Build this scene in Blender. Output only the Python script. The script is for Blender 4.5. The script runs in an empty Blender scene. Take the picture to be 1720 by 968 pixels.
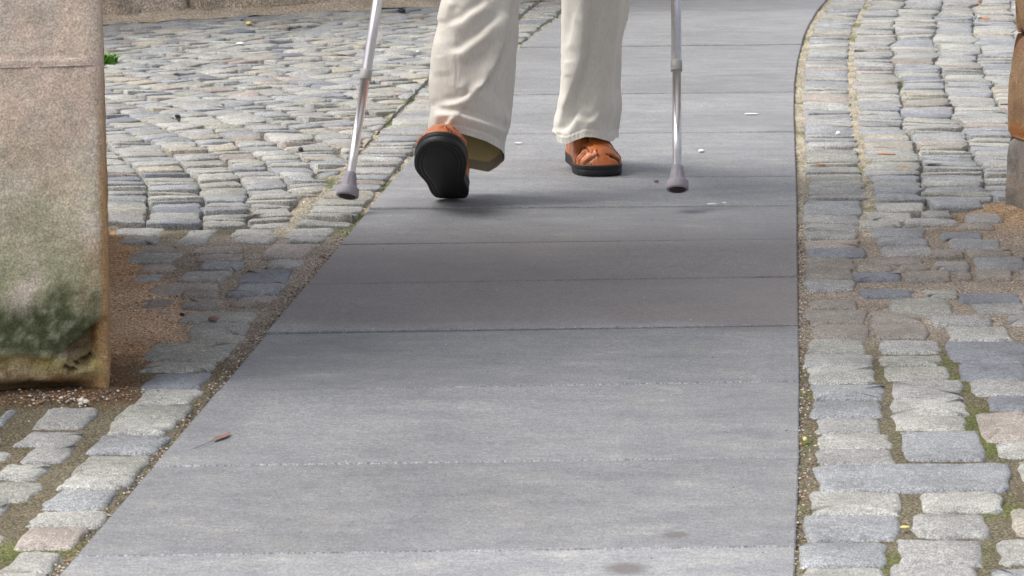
import bpy, bmesh, math, random
from mathutils import Vector, Matrix, noise
R = math.radians
rnd = random.Random(7)
S = bpy.context.scene

# ------------------------------------------------------------------ camera
F = 5080.0; CH = 1.05; PITCH = math.atan(981.0/F)
cam_d = bpy.data.cameras.new('camera'); cam = bpy.data.objects.new('camera', cam_d)
S.collection.objects.link(cam); S.camera = cam
cam.location = (0, 0, CH); cam.rotation_euler = (R(90)-PITCH, 0, 0)
cam_d.sensor_width = 36; cam_d.lens = F/1720*36
cam_d.clip_start = 0.05; cam_d.clip_end = 3000
cam_d.dof.use_dof = True; cam_d.dof.focus_distance = 6.5; cam_d.dof.aperture_fstop = 29

# ------------------------------------------------------------------ sky, sun, exposure
W = bpy.data.worlds.new('World'); S.world = W; W.use_nodes = True
wn = W.node_tree.nodes; wl = W.node_tree.links; wn.clear()
SUN_EL, SUN_AZ = 60, -96        # azimuth measured from +Y (away from the camera) towards +X
sky = wn.new('ShaderNodeTexSky'); sky.sky_type = 'NISHITA'; sky.sun_disc = False
sky.sun_elevation = R(SUN_EL); sky.sun_rotation = R(SUN_AZ)
sky.air_density = 1.3; sky.dust_density = 6.0; sky.ozone_density = 1.0
hs = wn.new('ShaderNodeHueSaturation'); hs.inputs['Saturation'].default_value = 0.5
bg = wn.new('ShaderNodeBackground'); bg.inputs[1].default_value = 0.15
wo = wn.new('ShaderNodeOutputWorld')
wl.new(sky.outputs[0], hs.inputs['Color']); wl.new(hs.outputs[0], bg.inputs[0]); wl.new(bg.outputs[0], wo.inputs[0])
sd = bpy.data.lights.new('sun', 'SUN'); sd.energy = 1.2; sd.angle = R(34); sd.color = (1, .96, .9)
sun = bpy.data.objects.new('sun', sd); S.collection.objects.link(sun)
sdir = Vector((math.sin(R(SUN_AZ))*math.cos(R(SUN_EL)), math.cos(R(SUN_AZ))*math.cos(R(SUN_EL)), math.sin(R(SUN_EL))))
sun.rotation_euler = sdir.to_track_quat('Z', 'Y').to_euler()
S.view_settings.view_transform = 'Standard'; S.view_settings.look = 'None'
S.view_settings.gamma = 1; S.view_settings.exposure = 0.66

# ------------------------------------------------------------------ measuring: photo pixel -> place
CT, ST = math.cos(PITCH), math.sin(PITCH)
def ray(px, py):
    a = (px-860)/F; b = (484-py)/F
    return Vector((a, CT + b*ST, b*CT - ST))
def G(px, py, z=0.0):
    d = ray(px, py); t = (z-CH)/d.z
    return Vector((d.x*t, d.y*t, z))
def P(px, py, Y):
    d = ray(px, py); t = Y/d.y
    return Vector((d.x*t, Y, CH + d.z*t))
def proj(p):
    q = Vector(p) - Vector((0, 0, CH))
    dep = q.y*CT - q.z*ST; up = q.y*ST + q.z*CT
    return 860 + F*q.x/dep, 484 - F*up/dep
def lerp(a, b, t): return a + (b-a)*t
def interp(tab, x):
    if x <= tab[0][0]: return tab[0][1]
    for (a, b), (c, d) in zip(tab, tab[1:]):
        if x <= c: return b + (d-b)*(x-a)/(c-a)
    return tab[-1][1]
def sstep(a, b, x):
    t = min(1, max(0, (x-a)/(b-a))); return t*t*(3-2*t)
def nz(x, y, z=0.0, s=1.0): return noise.noise(Vector((x*s, y*s, z*s)))
def fb(x, y, z=0.0, s=1.0, o=4): return noise.fractal(Vector((x*s, y*s, z*s)), 0.9, 2.1, o)
def mix3(a, b, t): return tuple(a[i] + (b[i]-a[i])*t for i in range(3))

# ------------------------------------------------------------------ objects
def link(o, parent=None):
    S.collection.objects.link(o)
    if parent is not None: o.parent = parent
    return o
def tag(o, label=None, cat=None, group=None, kind=None):
    if label: o['label'] = label
    if cat: o['category'] = cat
    if group: o['group'] = group
    if kind: o['kind'] = kind
    return o
def empty(name, loc=(0, 0, 0)):
    o = bpy.data.objects.new(name, None); o.empty_display_size = .05; o.location = loc
    return link(o)
def mesh(name, v, f, mats, parent=None, smooth=True, mi=None, col=None, keep=False):
    me = bpy.data.meshes.new(name)
    if parent is not None and not keep:
        L = parent.matrix_world.translation if parent.type != 'EMPTY' else parent.location
        off = Vector(L)
        if parent.parent is not None: off = off + Vector(parent.parent.location)
        v = [Vector(p)-off for p in v]
    me.from_pydata([tuple(p) for p in v], [], f)
    for m in (mats if isinstance(mats, (list, tuple)) else [mats]): me.materials.append(m)
    if smooth: me.polygons.foreach_set('use_smooth', [True]*len(me.polygons))
    if mi: me.polygons.foreach_set('material_index', mi)
    if col:
        at = me.color_attributes.new('tint', 'FLOAT_COLOR', 'POINT')
        fl = []
        for c in col: fl += [c[0], c[1], c[2], 1.0]
        at.data.foreach_set('color', fl)
    me.update()
    return link(bpy.data.objects.new(name, me), parent)
class MB:
    def __init__(s): s.v = []; s.f = []; s.mi = []; s.c = []
    def add(s, v, f, m=0, c=None):
        n = len(s.v); s.v += v; s.f += [tuple(i+n for i in q) for q in f]; s.mi += [m]*len(f)
        if c is not None: s.c += c
    def build(s, name, mats, parent=None, **k):
        return mesh(name, s.v, s.f, mats, parent, mi=s.mi, col=s.c or None, **k)
def grid_faces(nu, nv, wrap=False):
    f = []
    for j in range(nv-1):
        for i in range(nu if wrap else nu-1):
            a = j*nu+i; b = j*nu+(i+1) % nu
            f.append((a, b, b+nu, a+nu))
    return f

# ------------------------------------------------------------------ materials
def nodes(m):
    m.use_nodes = True; nt = m.node_tree; nt.nodes.clear()
    o = nt.nodes.new('ShaderNodeOutputMaterial'); b = nt.nodes.new('ShaderNodeBsdfPrincipled')
    nt.links.new(b.outputs[0], o.inputs[0]); return nt, b
def N(nt, t, **k):
    n = nt.nodes.new(t)
    for a, v in k.items(): setattr(n, a, v)
    return n
def pos(nt, scale=(1, 1, 1), rot=(0, 0, 0)):
    g = N(nt, 'ShaderNodeNewGeometry'); m = N(nt, 'ShaderNodeMapping')
    m.inputs['Scale'].default_value = scale; m.inputs['Rotation'].default_value = rot
    nt.links.new(g.outputs['Position'], m.inputs['Vector']); return m.outputs[0]
def noi(nt, vec, scale, detail=4, rough=.6):
    n = N(nt, 'ShaderNodeTexNoise'); n.inputs['Scale'].default_value = scale
    n.inputs['Detail'].default_value = detail; n.inputs['Roughness'].default_value = rough
    nt.links.new(vec, n.inputs['Vector']); return n.outputs['Fac']
def ramp(nt, fac, pts):
    r = N(nt, 'ShaderNodeValToRGB'); e = r.color_ramp.elements
    while len(e) < len(pts): e.new(.5)
    for q, (p, c) in zip(e, pts):
        q.position = p; q.color = (c, c, c, 1) if not isinstance(c, tuple) else (*c, 1)
    nt.links.new(fac, r.inputs[0]); return r.outputs[0]
def mx(nt, a, b, fac, mode='MIX'):
    m = N(nt, 'ShaderNodeMix', data_type='RGBA', blend_type=mode)
    for s, i in ((fac, 0), (a, 6), (b, 7)):
        if hasattr(s, 'links') or hasattr(s, 'is_output'): nt.links.new(s, m.inputs[i])
        elif i == 0: m.inputs[0].default_value = s
        else: m.inputs[i].default_value = (*s, 1)
    return m.outputs[2]
def bump(nt, b, h, strength, dist):
    n = N(nt, 'ShaderNodeBump'); n.inputs['Strength'].default_value = strength; n.inputs['Distance'].default_value = dist
    nt.links.new(h, n.inputs['Height']); nt.links.new(n.outputs[0], b.inputs['Normal']); return n
def rocky(name, base, use_attr=False, speck=(.55, 1.5), fine=420, patch=.25, bumps=.5, dist=.002, rough=.75, warm=None, sp=.35, midc=(.70, 1.28)):
    m = bpy.data.materials.new(name); nt, b = nodes(m); v = pos(nt)
    c = None
    if use_attr:
        a = N(nt, 'ShaderNodeAttribute', attribute_name='tint'); c = a.outputs['Color']
    else: c = base
    big = ramp(nt, noi(nt, v, 9, 5), [(.3, 1-patch), (.7, 1+patch)])
    c = mx(nt, c, big, 1.0, 'MULTIPLY')
    f1 = ramp(nt, noi(nt, v, fine, 2, .7), [(.33, speck[0]*.8), (.5, 1.0), (.67, speck[1]*1.15)])
    c = mx(nt, c, f1, 1.0, 'MULTIPLY')
    mid = ramp(nt, noi(nt, v, 85, 6, .75), [(.32, midc[0]), (.68, midc[1])])
    c = mx(nt, c, mid, 1.0, 'MULTIPLY')
    if warm:
        w = ramp(nt, noi(nt, v, 5.5, 4), [(.5, 0.0), (.68, 1.0)])
        c = mx(nt, c, warm, w)
    nt.links.new(c, b.inputs['Base Color'])
    b.inputs['Roughness'].default_value = rough; b.inputs['Specular IOR Level'].default_value = sp
    h = mx(nt, noi(nt, v, 130, 6, .7), noi(nt, v, 500, 2), .35)
    bump(nt, b, h, bumps, dist)
    return m
GR = [  # setts: grey, blue grey, light, beige, pinkish, dark slate, brown
 rocky('granite_grey',  (.278, .280, .276)), rocky('granite_blue', (.250, .262, .276)), rocky('granite_light', (.322, .325, .308)),
 rocky('granite_beige', (.318, .298, .256)), rocky('granite_pink', (.305, .275, .252)), rocky('granite_slate', (.190, .203, .228), speck=(.7, 1.3)),
 rocky('granite_brown', (.245, .226, .204)), rocky('granite_olive', (.272, .275, .252))]
GREY, BLUE, LIGHT, BEIGE, PINK, SLATE, BROWN, OLIVE = range(8)
DIRT = rocky('joint_dirt', None, True, speck=(.45, 1.8), fine=240, patch=.15, bumps=.9, dist=.004, rough=.95, sp=.1)
SAND = rocky('sandstone', None, True, speck=(.85, 1.2), fine=330, midc=(.82, 1.15), patch=.12, bumps=.8, dist=.004, rough=.9, sp=.15)
WALLM = rocky('rough_wall_stone', (.33, .27, .20), warm=(.28, .25, .2), fine=200, patch=.3, bumps=1, dist=.01, rough=.95, sp=.1)

def slab_mat():
    m = bpy.data.materials.new('slab_concrete'); nt, b = nodes(m)
    v = pos(nt); g = N(nt, 'ShaderNodeObjectInfo')
    vs = pos(nt, (1.0, 2.3, 1.0), (0, 0, R(3)))
    streak = noi(nt, vs, 7.5, 9, .66)
    c = ramp(nt, streak, [(.32, (.200, .210, .228)), (.48, (.240, .248, .262)), (.60, (.270, .275, .280)), (.74, (.365, .361, .348))])
    v2 = pos(nt, (1.0, 3.4, 1.0), (0, 0, R(3)))
    s2 = ramp(nt, noi(nt, v2, 60, 6, .8), [(.36, .78), (.64, 1.22)])
    c = mx(nt, c, s2, 1.0, 'MULTIPLY')
    pit = ramp(nt, noi(nt, v, 230, 3, .6), [(.27, .45), (.34, 1.0)])
    c = mx(nt, c, pit, 1.0, 'MULTIPLY')
    sp = ramp(nt, noi(nt, v, 330, 4, .85), [(.33, .55), (.5, 1.0), (.67, 1.6)])
    c = mx(nt, c, sp, 1.0, 'MULTIPLY')
    big = ramp(nt, noi(nt, v, 2.1, 3), [(.3, .88), (.7, 1.1)])
    c = mx(nt, c, big, 1.0, 'MULTIPLY')
    ob = ramp(nt, g.outputs['Random'], [(0, .87), (1, 1.09)])
    c = mx(nt, c, ob, 1.0, 'MULTIPLY')
    # arch's shade deepened by a brownish band painted into the slab colour
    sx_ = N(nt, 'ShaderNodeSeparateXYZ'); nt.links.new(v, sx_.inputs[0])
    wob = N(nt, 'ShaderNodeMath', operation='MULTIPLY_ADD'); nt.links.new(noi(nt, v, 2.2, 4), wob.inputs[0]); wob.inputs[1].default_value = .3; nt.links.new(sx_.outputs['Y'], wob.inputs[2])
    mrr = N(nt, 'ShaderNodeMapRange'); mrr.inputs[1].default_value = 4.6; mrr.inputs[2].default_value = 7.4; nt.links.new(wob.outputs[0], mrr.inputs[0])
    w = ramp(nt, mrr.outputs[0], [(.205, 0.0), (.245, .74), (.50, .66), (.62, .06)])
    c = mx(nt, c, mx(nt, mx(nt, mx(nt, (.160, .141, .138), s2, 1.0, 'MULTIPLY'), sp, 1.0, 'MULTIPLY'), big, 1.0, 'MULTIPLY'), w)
    # two old round stains
    for (qx, qy, r) in ((1135, 896, .019), (1052, 953, .028), (1180, 1010, .03)):
        q = G(qx, qy)
        gm = N(nt, 'ShaderNodeNewGeometry'); d = N(nt, 'ShaderNodeVectorMath', operation='DISTANCE')
        ad = N(nt, 'ShaderNodeVectorMath', operation='ADD')
        nn = N(nt, 'ShaderNodeTexNoise'); nn.inputs['Scale'].default_value = 40
        sc_ = N(nt, 'ShaderNodeVectorMath', operation='SCALE'); sc_.inputs['Scale'].default_value = .02
        nt.links.new(nn.outputs['Color'], sc_.inputs[0])
        nt.links.new(gm.outputs['Position'], ad.inputs[0]); nt.links.new(sc_.outputs[0], ad.inputs[1])
        nt.links.new(ad.outputs[0], d.inputs[0]); d.inputs[1].default_value = (q.x+.01, q.y+.01, .01)
        mr = N(nt, 'ShaderNodeMapRange'); mr.inputs[1].default_value = r*.6; mr.inputs[2].default_value = r*1.15
        mr.inputs[3].default_value = .75; mr.inputs[4].default_value = 0
        nt.links.new(d.outputs['Value'], mr.inputs[0])
        c = mx(nt, c, (.135, .12, .115), mr.outputs[0])
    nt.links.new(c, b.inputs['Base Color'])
    b.inputs['Roughness'].default_value = .62; b.inputs['Specular IOR Level'].default_value = .45
    bump(nt, b, mx(nt, noi(nt, v, 420, 3), noi(nt, vs, 60, 6, .8), .5), .45, .0014)
    return m
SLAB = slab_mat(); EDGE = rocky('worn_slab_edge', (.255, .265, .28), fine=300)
def plain(name, col, rough=.6, metal=0, spec=.5, noise_s=None, amt=.12, bumpd=0):
    m = bpy.data.materials.new(name); nt, b = nodes(m)
    c = col
    if noise_s:
        v = pos(nt); f = ramp(nt, noi(nt, v, noise_s, 4), [(.3, 1-amt), (.7, 1+amt)])
        c = mx(nt, col, f, 1.0, 'MULTIPLY'); nt.links.new(c, b.inputs['Base Color'])
        if bumpd: bump(nt, b, noi(nt, v, noise_s*2, 4), .6, bumpd)
    else: b.inputs['Base Color'].default_value = (*col, 1)
    b.inputs['Roughness'].default_value = rough; b.inputs['Metallic'].default_value = metal
    b.inputs['Specular IOR Level'].default_value = spec
    return m
def cloth_mat(name, col):
    m = bpy.data.materials.new(name); nt, b = nodes(m)
    v = pos(nt, (1, 1, .12)); v2 = pos(nt)
    f = ramp(nt, noi(nt, v, 420, 2, .6), [(.34, .94), (.66, 1.05)])
    f2 = ramp(nt, noi(nt, v2, 22, 4), [(.3, .96), (.7, 1.04)])
    c = mx(nt, mx(nt, col, f, 1.0, 'MULTIPLY'), f2, 1.0, 'MULTIPLY')
    nt.links.new(c, b.inputs['Base Color']); b.inputs['Roughness'].default_value = .9
    b.inputs['Specular IOR Level'].default_value = .15
    b.inputs['Sheen Weight'].default_value = .15
    bump(nt, b, noi(nt, v, 420, 2), .2, .0004)
    return m
CLOTH = cloth_mat('cream_twill', (.735, .715, .66)); CLOTHIN = cloth_mat('twill_inside_glow', (.66, .58, .30))  # olive one: twill's inside, with shade and light through the cloth in its colour
HEMIN = cloth_mat('hem_inside', (.36, .32, .23))
LEATHER = plain('tan_leather', (.42, .125, .035), .36, 0, .5, 60, .22, .0006)
LEATHD = plain('dark_leather_gap', (.03, .012, .006), .8)
RUBBER = plain('black_rubber', (.016, .016, .018), .55, 0, .4, 120, .2, .0006)
WELT = plain('brown_welt', (.075, .045, .035), .5, 0, .4)
ALU = plain('brushed_aluminium', (.66, .65, .67), .34, .88, .5, 90, .06)
COLLAR = plain('grey_plastic', (.40, .40, .38), .5)
FERR = plain('mauve_grey_rubber', (.31, .29, .335), .55, 0, .35, 60, .12, .0005)
FERRD = plain('dark_worn_rubber', (.05, .04, .04), .8)
SKIN = plain('skin', (.55, .34, .25), .55); SHIRT = cloth_mat('blue_shirt', (.16, .22, .32)); HAIR = plain('grey_hair', (.35, .34, .33), .8)
SOCK = plain('grey_sock', (.20, .19, .18), .95)

# ------------------------------------------------------------------ ground
mesh('ground', [(-400, -200, -.12), (400, -200, -.12), (400, 900, -.12), (-400, 900, -.12)], [(0, 1, 2, 3)], GR[GREY])['kind'] = 'structure'

# path edges (pixels, right edge then left edge as functions of py)
RE = [(-60, 1440), (0, 1387), (16, 1373), (41, 1358), (60, 1350), (84, 1343.5), (103, 1339), (138, 1334.5), (189, 1333.5), (260, 1336), (350, 1338.5), (480, 1340), (640, 1342.5), (765, 1342), (915, 1336.5), (1105, 1330), (1800, 1310)]
LE = [(-60, 1055), (0, 973), (27, 941), (52, 906), (72, 880), (95, 858)]
def redge(y): return interp(RE, y)
def ledge(y):
    return interp(LE, y) if y < 95 else 95 + (968-y)*.85 + 4*math.sin((y-300)/210)
jy = [1800, 1560, 1355, 1105, 915, 765, 638, 545, 465, 402, 346, 297, 256.5, 220.5, 186.5, 154.5, 124.5, 98, 74, 50, 16, -8, -30, -50]
def joff(y): return interp([(-60, 5), (180, 5.5), (256, 5.5), (346, 6), (402, 9), (465, 13), (545, 13), (638, 17), (1800, 18)], y)
path = empty('footpath', tuple(G(1000, 600))); tag(path, 'footpath of wide grey concrete slabs running between cobbled areas', kind='structure')
for k in range(len(jy)-1):
    ya, yb = jy[k], jy[k+1]
    def ends(y):
        yl = y+joff(y); return G(ledge(yl), yl), G(redge(y), y)
    n = 7; L = []; Rr = []
    (la, ra), (lb, rb) = ends(ya), ends(yb)
    gap = .0036 if 430 < (ya+yb)/2 < 600 else .0021
    for i in range(n):
        t = i/(n-1); y = 1/lerp(1/(ya+497), 1/(yb+497), t)-497
        l, r = ends(y)
        L.append(l); Rr.append(r)
    d = (L[-1]-L[0]).normalized()
    L[0] += d*gap; Rr[0] += d*gap; L[-1] -= d*gap; Rr[-1] -= d*gap
    out = L + Rr[::-1]
    c = sum(out, Vector())/len(out)
    zt = rnd.uniform(-.0022, .0022); tx = rnd.uniform(-.0022, .0022)
    if ya == 638: zt = -.0025
    if ya == 545: zt = .0005
    def zz(p): return zt + tx*(p.x-c.x)
    b = .0022; nn = len(out)
    def inset(d_):
        r_ = []
        for i, p in enumerate(out):
            a = out[i-1]; q = out[(i+1) % nn]
            t1 = (p-a).normalized(); t2 = (q-p).normalized()
            n1 = Vector((t1.y, -t1.x, 0)); n2 = Vector((t2.y, -t2.x, 0)); m_ = (n1+n2).normalized()
            r_.append(p + m_*d_/max(.5, m_.dot(n1)))
        return r_
    v = [Vector((p.x, p.y, -.05)) for p in out] + [Vector((p.x, p.y, zz(p)-b)) for p in out] + [Vector((p.x, p.y, zz(p))) for p in inset(b)]
    f = [(i, i+nn, (i+1) % nn+nn, (i+1) % nn) for i in range(nn)] + [(i+nn, i+2*nn, (i+1) % nn+2*nn, (i+1) % nn+nn) for i in range(nn)]
    f += [(3*nn-1-i, 2*nn+i, 2*nn+i+1, 3*nn-2-i) for i in range(n-1)]
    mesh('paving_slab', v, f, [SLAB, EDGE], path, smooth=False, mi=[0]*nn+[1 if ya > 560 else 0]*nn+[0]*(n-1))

# ------------------------------------------------------------------ earth and sand between the setts
PB = G(186, 655)       # outer corner of the mossy pier
PB2 = G(183, 392)      # its far corner
RB = G(1684, 340)      # far corner of the other pier
def sandmask(x, y):
    a = PB; b_ = PB2
    t = min(1.15, max(-.05, (y-a.y)/(b_.y-a.y))); cx = lerp(a.x, b_.x, t)
    d1 = x-cx; w = .085+.10*sstep(0.05, .3, t)*(1-sstep(.5, .75, t))
    m1 = (1-sstep(w*.35, w*1.15, d1+.05*nz(x, y, 3, 9)))*(1-sstep(1.0, 1.1, (y-a.y)/(b_.y-a.y)))*sstep(-.1, -.02, (y-a.y)/(b_.y-a.y))
    if d1 < -.35: m1 *= .5
    d2 = math.hypot((x-RB.x-.06)*1.0, (y-RB.y+.12)*.75)
    m2 = (1-sstep(.04, .30, d2+.06*nz(x, y, 5, 7)))*.9 if y < RB.y+.06 else 0
    return m1, m2
def passage(x, y):       # 1 inside the gateway, where the joints are silted up
    f = 6.02 + .12*(x+.6)
    return sstep(4.75, 5.05, y-.1*x)*(1-sstep(f-.06, f+.03, y))
def bed(x, y):
    m1, m2 = sandmask(x, y); p = passage(x, y)
    base = -.0044 + .0016*nz(x, y, 1, 25) + .0012*nz(x, y, 8, 70)
    if y > 6.1: base = -.0165 + .011*max(0, fb(x, y, 2, 14, 3)) 
    base = lerp(base, -.0046+.0026*fb(x, y, 8, 11, 4), p)
    base = max(base, -.019 + (m1+m2)*.0185 + .004*fb(x, y, 9, 30, 3)*(m1+m2))
    return base
def bedcol(x, y):
    m1, m2 = sandmask(x, y); p = passage(x, y)
    n = .5+.5*fb(x, y, 4, 6, 4); n2 = .5+.5*fb(x, y, 14, 22, 3)
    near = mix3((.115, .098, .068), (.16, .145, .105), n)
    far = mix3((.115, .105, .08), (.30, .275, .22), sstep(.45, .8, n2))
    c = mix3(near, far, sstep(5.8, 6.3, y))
    c = mix3(c, mix3((.22, .19, .155), (.31, .27, .23), n), p)
    if y > 6:
        px, py = proj((x, y, 0)); sc = (py+497)/CH; dr = (px-redge(py))/sc; dl = (ledge(py)-px)/sc
        j = max(1-sstep(.02, .035, abs(dl-.137)), 1-sstep(.02, .035, abs(dr-.157)), 1-sstep(.02, .03, abs(dl-.005)), 1-sstep(.02, .03, abs(dr-.01)))
        c = mix3(c, mix3((.20, .175, .13), (.44, .40, .32), n2), j)
    g = sstep(.60, .78, .5+.5*fb(x, y, 31, 5, 4))*(1-p*.8)
    c = mix3(c, (.10, .125, .035), g*.75)
    o = mix3((.31, .195, .11), (.47, .325, .205), n2)
    pale = mix3((.42, .29, .195), (.52, .39, .28), n2)
    ty = (y-PB.y)/(PB2.y-PB.y)
    o1 = mix3(mix3((.13, .085, .05), o, sstep(.1, .22, ty)), pale, sstep(.22, .3, ty)*(1-sstep(.52, .72, ty)))
    c = mix3(c, o1, m1); c = mix3(c, o, m2*.8)
    return c
def sheet(name, x0, x1, y0, y1, st, mat, zf, cf, **k):
    nx = int((x1-x0)/st)+1; ny = int((y1-y0)/st)+1; v = []; c = []
    for j in range(ny):
        for i in range(nx):
            x = x0+(x1-x0)*i/(nx-1); y = y0+(y1-y0)*j/(ny-1)
            v.append((x, y, zf(x, y))); c.append(cf(x, y))
    return mesh(name, v, grid_faces(nx, ny), mat, col=c, **k)
def bedz(x, y):
    px, py = proj((x, y, 0)); z = bed(x, y)
    if py > 1750: return z
    sc = (py+497)/CH; dr = (px-redge(py))/sc; dl = (ledge(py)-px)/sc; d = max(dr, dl)
    if d < .004: return min(z, -.0095)
    k = 1-sstep(.016, .034, d)
    if y > 6: z = max(z, lerp(z, -.0055+.003*nz(x, y, 3, 40), k))
    dg = abs(dl-.142) if dl > 0 else abs(dr-.157)
    if y > 6: z = max(z, lerp(z, -.0035+.004*nz(x, y, 3, 40), 1-sstep(.016, .036, dg)))
    return z
d0 = sheet('earth_bed', -3.2, 3.6, 1.9, 13.5, .022, DIRT, bedz, bedcol)
tag(d0, 'brown earth and sand filling the joints between the cobbles', kind='structure')

# ------------------------------------------------------------------ setts
def sett(q, n, seed, h=0.0, tilt=(0, 0), k=5.0, rough=.035, dome=.0035, depth=.035):
    """q = four ground corners (near left, near right, far right, far left)"""
    r_ = random.Random(seed); cx = sum(p[0] for p in q)/4; cy = sum(p[1] for p in q)/4
    W_ = math.dist(q[0][:2], q[1][:2]); D_ = math.dist(q[1][:2], q[2][:2])
    # rounded rectangle walked round in metres, then roughened
    hw, hd = W_/2, D_/2; cr = min(hd*.9, hw*.9, (.0115 if n > 16 else .008)*r_.uniform(.5, 1.6)); out = []
    nc = max(1, n//9); cs = [(hw-cr, hd-cr, 0), (-hw+cr, hd-cr, 1), (-hw+cr, -hd+cr, 2), (hw-cr, -hd+cr, 3)]
    for (x0, y0, kq) in cs:
        c2 = cr*r_.uniform(.75, 1.1)
        for j in range(nc+1):
            a = math.pi/2*(kq+j/nc); out.append((x0+math.cos(a)*c2, y0+math.sin(a)*c2))
        nx_ = cs[(kq+1) % 4]; ex = (nx_[0]+math.cos(math.pi/2*(kq+1))*cr, nx_[1]+math.sin(math.pi/2*(kq+1))*cr); la = out[-1]
        long_ = kq % 2 == 0; m = max(1, round((n-4*(nc+1))*(.33 if long_ else .17)))
        for j in range(1, m+1): t = j/(m+1); out.append((lerp(la[0], ex[0], t), lerp(la[1], ex[1], t)))
    n = len(out); am = min(.0042, .05*D_+.0008)*(rough/.035)
    out = [(x*(1+am/hw*r_.uniform(-1.2, .6))+.0, y*(1+am/hd*r_.uniform(-1.2, .6))) for x, y in out]
    sk = r_.uniform(-.06, .06)*D_; tp = r_.uniform(-.06, .06)
    out = [(x*(1+tp*y/hd), y+sk*x/hw*.5) for x, y in out]
    def bil(x, y):
        s, t = (x/hw+1)/2, (y/hd+1)/2
        return tuple((q[0][i]*(1-s)+q[1][i]*s)*(1-t)+(q[3][i]*(1-s)+q[2][i]*s)*t for i in range(2))
    rings = [(0, -depth), (0, -.0055), (.0028, -.0016), (.0085, 0.0)] if n > 16 else [(0, -depth), (0, -.0026), (.0035, 0)]
    v = []
    for ins, z in rings:
        for (u, w) in out:
            x, y = bil(u*(1-ins/hw), w*(1-ins/hd))
            zz = z + h
            if z > -.02: zz += tilt[0]*(x-cx)/hw + tilt[1]*(y-cy)/hd + .0016*nz(x, y, seed*.01, 45)
            v.append((x, y, zz))
    v.append((cx, cy, h+dome*.45+.001*nz(cx, cy, 3, 40)))
    f = []
    for j in range(len(rings)-1):
        for i in range(n):
            a = j*n+i; b = j*n+(i+1) % n; f.append((a, b, b+n, a+n))
    o = (len(rings)-1)*n
    f += [(o+i, o+(i+1) % n, len(v)-1) for i in range(n)]
    return v, f
def area_px(q):
    pp = [proj((p[0], p[1], 0)) for p in q]
    cx = sum(p[0] for p in pp)/4; cy = sum(p[1] for p in pp)/4
    a = abs(sum(pp[i][0]*pp[(i+1) % 4][1]-pp[(i+1) % 4][0]*pp[i][1] for i in range(4)))/2
    vis = -40 < cx < 1760 and -25 < cy < 1010
    # hidden by the mossy pier
    if vis and (cx < 150 and cy < 640): vis = False
    return a if vis else a*.0001
def lay(root, stones):
    """stones: (q, n, mat, seed, h, tilt, k, rough, dome). The 300 largest in view become parts, the rest one part"""
    stones.sort(key=lambda s: -area_px(s[0]))
    rest = MB()
    for i, s in enumerate(stones):
        v, f = sett(s[0], s[1], s[3], s[4], s[5], s[6], s[7], s[8])
        if i < 300 and area_px(s[0]) > 15: mesh('cobblestone', v, f, GR[s[2]], root)
        else: rest.add([Vector(p) for p in v], f, s[2])
    if rest.v:
        o = rest.build('far_cobblestones', GR, root); o['kind'] = 'stuff'

def boxes(src, scale, ox, oy, slant=1.0):
    r_ = []
    for b in src:
        x0, y0, x1, y1 = (b[0]/scale+ox, b[1]/scale+oy, b[2]/scale+ox, b[3]/scale+oy)
        m = b[4] if len(b) > 4 else None
        yc = (y0+y1)/2; xc = (x0+x1)/2; s = (y1-y0)*(1340-xc)/(yc+497)*slant
        sl, sr = (s, s)
        if s > 0: q = [G(x0, y1), G(x1-s, y1), G(x1, y0), G(x0+s, y0)]
        else: q = [G(x0-s, y1), G(x1, y1), G(x1+s, y0), G(x0, y0)]
        r_.append((q, m))
    return r_
def pick(r_, tab): 
    t = r_.random()*sum(w for _, w in tab)
    for m, w in tab:
        t -= w
        if t <= 0: return m
    return tab[-1][0]

# -- right-hand, near: traced
NR = [(130,170,330,215,OLIVE),(375,175,580,215,GREY),(592,178,880,247,SLATE),(125,218,355,262,GREY),(375,222,580,255,OLIVE),
(137,262,363,315,LIGHT),(390,262,605,307,OLIVE),(637,250,880,303,SLATE),(147,320,390,373,BLUE),(415,307,657,366,GREY),(680,306,880,357,GREY),
(145,375,385,431,BLUE),(412,372,668,426,LIGHT),(733,360,890,408,SLATE),(160,433,385,486,GREY),(420,424,672,472,LIGHT),(697,413,900,513,PINK),
(165,487,412,535,LIGHT),(442,476,733,573,BLUE),(763,515,900,563,LIGHT),(163,537,425,587,GREY),(158,588,820,683,BLUE),(833,578,960,645,LIGHT),
(140,686,440,757,LIGHT),(503,684,790,750,LIGHT),(850,655,960,702,GREY),(123,760,440,845,BLUE),(478,755,743,833,GREY),(805,738,960,825,BEIGE),
(108,850,403,930,BLUE),(437,845,730,925,GREY),(762,840,960,922,LIGHT),(117,937,400,1012,LIGHT),(415,928,715,1005,GREY),(745,937,960,1020,BLUE)]
PRR = [(140,38,300,68,BROWN),(130,72,330,116,BROWN),(400,36,615,88,OLIVE),(635,15,850,47,SLATE),(690,50,870,80,GREY),(540,92,755,123,GREY),(600,130,822,172,LIGHT),
(150,120,345,164,BROWN),(350,116,540,166,BROWN),(310,2,488,27,SLATE),(800,86,900,120,GREY),(520,5,640,30,OLIVE),(345,72,520,112,BROWN)]
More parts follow.
